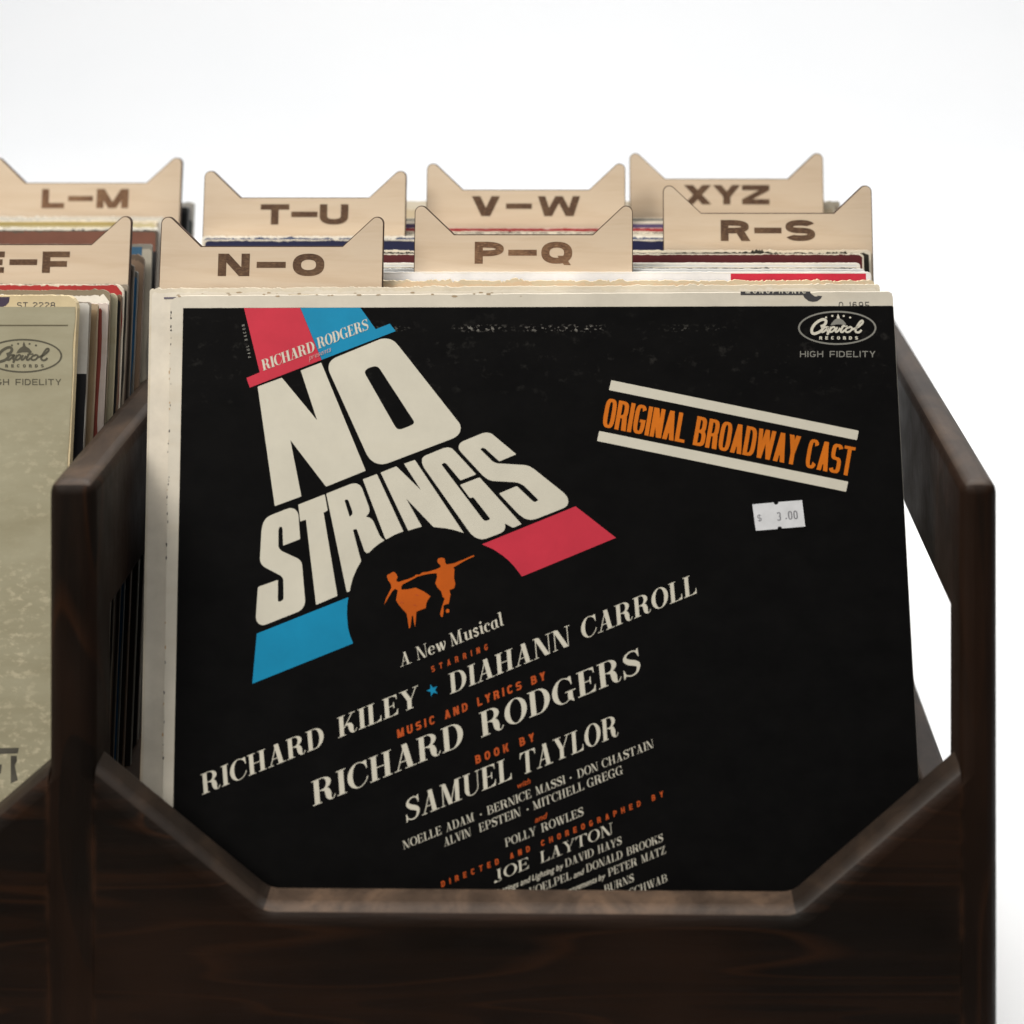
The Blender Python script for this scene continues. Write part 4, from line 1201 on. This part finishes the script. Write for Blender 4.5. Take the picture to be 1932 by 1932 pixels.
# credits
mb = MB()
LINES = [('RICHARD', (404.5, 1589.2), (651, 1489.2), (-3.1, -40.4)), ('KILEY', (676.8, 1475.8), (838.5, 1410.2), (-2.6, -40.2)),
         ('DIAHANN', (900.1, 1388.1), (1141.5, 1289.6), (-3.2, -40.5)), ('CARROLL', (1164, 1279.4), (1394.6, 1185.4), (-3.2, -40)),
         ('A', (801.5, 1333.5), (823.9, 1324.6), (-3.5, -26)), ('New', (834.7, 1320.4), (893, 1296.8), (-4, -26)), ('Musical', (902.6, 1293), (1007.7, 1249.6), (-4.5, -26)),
         ('RICHARD', (626.1, 1612.1), (930.2, 1488), (-3.6, -49)), ('RODGERS', (962.2, 1474.7), (1284, 1343.4), (-4.5, -49)),
         ('SAMUEL', (812, 1643.8), (1025, 1556.2), (-2.6, -44.5)), ('TAYLOR', (1041.4, 1551), (1237.5, 1470.2), (-2.6, -44)),
         ('NOELLE', (807.3, 1698.4), (884.6, 1666.8), (-2.6, -16.6)), ('ADAM', (893, 1663.4), (950, 1640.2), (-2.6, -16.6)), ('•', (960.8, 1635.4), (964.4, 1634), (-2, -15)),
         ('BERNICE', (975.8, 1629.6), (1064, 1593.6), (-2.6, -16.6)), ('MASSI', (1072.7, 1590), (1131.4, 1566), (-2.6, -16.6)), ('•', (1140.3, 1562.2), (1143.9, 1560.8), (-2, -15)), ('DON', (1156.1, 1556), (1197.2, 1539.2), (-2.6, -16.6)), ('CHASTAIN', (1205.2, 1536), (1308, 1494), (-2.6, -16.6)),
         ('ALVIN', (889.1, 1692.7), (943, 1670.6), (-2.6, -16.6)), ('EPSTEIN', (959.5, 1664), (1042.5, 1630), (-2.6, -16.6)), ('•', (1054.3, 1625), (1057.9, 1623.6), (-2, -15)),
         ('MITCHELL', (1067.5, 1619.6), (1169, 1578), (-2.6, -16.6)), ('GREGG', (1175.5, 1575.4), (1246.9, 1546), (-2.6, -16.6)),
         ('POLLY', (1011.7, 1693.6), (1073.5, 1668.2), (-2.5, -16.6)), ('ROWLES', (1084, 1664), (1168.3, 1629.4), (-2.5, -16.6)),
         ('JOE', (988, 1764.2), (1059.5, 1734.8), (-1.6, -22.5)), ('LAYTON', (1081.3, 1726), (1225.8, 1666.6), (-1.6, -22.5)),
         ('DAVID', (1131.3, 1733.9), (1188.5, 1710.2), (-1.7, -15.5)), ('HAYS', (1196.5, 1706.8), (1244.3, 1687), (-1.7, -15.5)),
         ('FRED', (1003, 1814), (1049, 1795), (-1.7, -15.5)), ('VOELPEL', (1059, 1791.5), (1143.3, 1757), (-1.7, -15.5)), ('DONALD', (1173.4, 1744.4), (1246, 1714.6), (-1.7, -15.5)), ('BROOKS', (1254, 1711.2), (1327, 1681.4), (-1.7, -15.5)),
         ('PETER', (1217.2, 1752.6), (1275, 1729), (-1.7, -15.5)), ('MATZ', (1283.5, 1725.6), (1332.4, 1705.6), (-1.7, -15.5)),
         ('BURNS', (1209.5, 1786), (1268.7, 1761.6), (-1.7, -15.5)), ('SCHWAB', (1259, 1793), (1335.2, 1761.8), (-1.7, -15.5))]
for tx, P0, P1, up in LINES:
    ST = .178 if up[1] < -30 else .13
    write(mb, tx, P0, P1, cv.up(P0, up), ZI, INK_CREAM, 'serif', gap=.0 if ST > .18 else .05, cv=cv)
for tx, P0, P1, up in (('Settings and Lighting by', (991, 1790.5), (1125.9, 1735.8), (1.0, -11.5)), ('and', (1147.5, 1755.2), (1166.8, 1747.2), (1, -11.5)), ('Dance Arrangements by', (1082, 1808), (1209.6, 1756), (1, -11.5))):
    write(mb, tx, P0, P1, cv.up(P0, up), ZI, INK_CREAM, 'builtin', ft=.012, gap=.09, space=.3, cv=cv)
mb.build('credits_lettering', album)
mb = MB()
for tx, P0, P1, up, hs in (('STARRING', (863.6, 1344.6), (976.3, 1298.6), (-1.5, -12), .8), ('MUSIC AND LYRICS BY', (795.7, 1475.9), (1091.5, 1358.6), (-1.7, -16.8), .95), ('BOOK BY', (952, 1527.8), (1069.5, 1481), (-2.0, -16.4), .95),
                           ('DIRECTED AND CHOREOGRAPHED BY', (883.3, 1774), (1327.2, 1592.4), (-1.2, -11.6), .9)):
    write(mb, tx, P0, P1, cv.up(P0, up), ZI, INK_RUST, 'sans', fw=.78, ft=.25, fh=.2, hs=hs, space=.5, cv=cv)
for tx, P0, P1 in (('with', (1033.5, 1577), (1060.5, 1566)), ('and', (1069.8, 1644.6), (1092.9, 1635.2))):
    write(mb, tx, P0, P1, cv.up(P0, (1.5, -11.5)), ZI, INK_RUST, 'builtin', ft=.015, gap=.07, cv=cv)
mb.build('orange_lettering', album)
mb = MB()
sc = (865.3, 1380)
mb.poly([M([(sc[0] + (12.2 if k % 2 == 0 else 5.0) * math.sin(math.radians(36 * k - 22)), sc[1] - (12.6 if k % 2 == 0 else 5.1) * math.cos(math.radians(36 * k - 22))) for k in range(10)])], ZI, INK_BLUE)
mb.build('blue_star', album)
emblem(cv, album, 1674.2, 655.6, INK_CREAM, INK_GREY, ZI)

# price sticker
kp = .15528
st = zoomed(1440, 800, kp, [(415, 1342), (690, 1318), (700, 1340), (722, 1347), (745, 1336), (752, 1312), (1055, 1288), (1096, 1626), (800, 1650), (788, 1632), (765, 1624), (744, 1634), (738, 1658), (460, 1680)])
mb = MB()
mb.prism([M(st)], ZS + .5e-4, ZS + 3.6e-4, STICKER, STICKER)
sticker = mb.build('price_sticker', album)
mb = MB()
for tx, P0, P1, up, wd in (('$', (485, 1558), (535, 1553), (-8, -80), .62), ('3', (733, 1552), (785, 1547), (-8, -108), .45), ('.', (840, 1530), (862, 1528), (-4, -110), .5), ('00', (880, 1537), (1003, 1527), (-11, -108), .45)):
    a, b = zoomed(1440, 800, kp, [P0, P1])
    write(mb, tx, a, b, cv.up(a, (up[0] * kp, up[1] * kp)), ZS + 4.2e-4, STICKER_INK, 'sans', fw=wd, ft=.13, fh=.11, gap=.12, cv=cv, p=3)
mb.build('price_lettering', sticker)

# ---- the olive-gold album at the front of the left-hand bin
d1, y1 = 81.6, 557.5
XR = wx(146.5, d1)
XC1 = XR - 15.7
cg = Cover(d1, wz(y1, d1), XC1)
green = thing('record_jacket', 'olive-gold record album with flaking print, front of the left-hand bin', 'record', (XC1 * CM, cg.df * CM, CAM_H + cg.zf * CM), 'record jackets filed in the left-hand bin', LEAN)
mb = MB()
o_ = outline(-15.7, 15.7, 31.4, .55, .03, 77)
m_tan = paper((0.56, 0.46, 0.28), .7, .10, .5)
mb.prism([[(a * CM, b * CM) for a, b in o_]], -.45 * CM, 0, m_tan, m_tan)
mb.build('jacket_board', green)
mb = MB()
yt = cg.cm(80, 613.5)[1]
side = [(15.62 + .05 * noise.noise(Vector((1.5, y * 2.0, 4))), y) for y in [k * yt / 60 for k in range(61)]]
mb.poly([[(a * CM, b * CM) for a, b in [(-15.6, .05)] + side + [(15.55, yt), (-15.6, yt)]]], 2.5e-4, GREEN)
mb.build('cover_print', green)
mb = MB()
yl = cg.cm(80, 651)[1]
mb.poly([[(a * CM, b * CM) for a, b in [(-15.6, yl - .02), (15.35, yl - .02), (15.35, yl + .035), (-15.6, yl + .035)]]], 3.4e-4, paper((0.10, 0.085, 0.05), .6))
P0, P1 = (34.2, 616.4), (110.5, 616.4)
write(mb, 'ST 2228', P0, P1, cg.up(P0, (0, -12)), 6e-5, INK_DARK, 'sans', fw=.95, ft=.17, fh=.15, hs=.85, space=.5, cv=cg)
mb.poly([[cg(*p) for p in [(-14, 594), (19.5, 594), (18, 604), (12, 611), (2, 614.5), (-14, 614.5)]]], 8e-5, paper((0.045, 0.03, 0.055), .6))
mb.build('wrap_lettering', green)
dark_g = paper((0.075, 0.068, 0.045), .6)
emblem(cg, green, 46.5, 711.4, dark_g, dark_g, 3.4e-4)
mb = MB()
for a in ([(-60, 1497), (38, 1495), (36, 1506), (-60, 1510)], [(22, 1511), (34, 1511), (34, 1522), (30, 1530), (36, 1560), (22, 1566)], [(-60, 1530), (4, 1528), (2, 1546), (-60, 1560)]):
    mb.poly([[cg(*p) for p in a]], 3.4e-4, paper((0.085, 0.078, 0.06), .6, .3))
mb.build('dark_print', green)
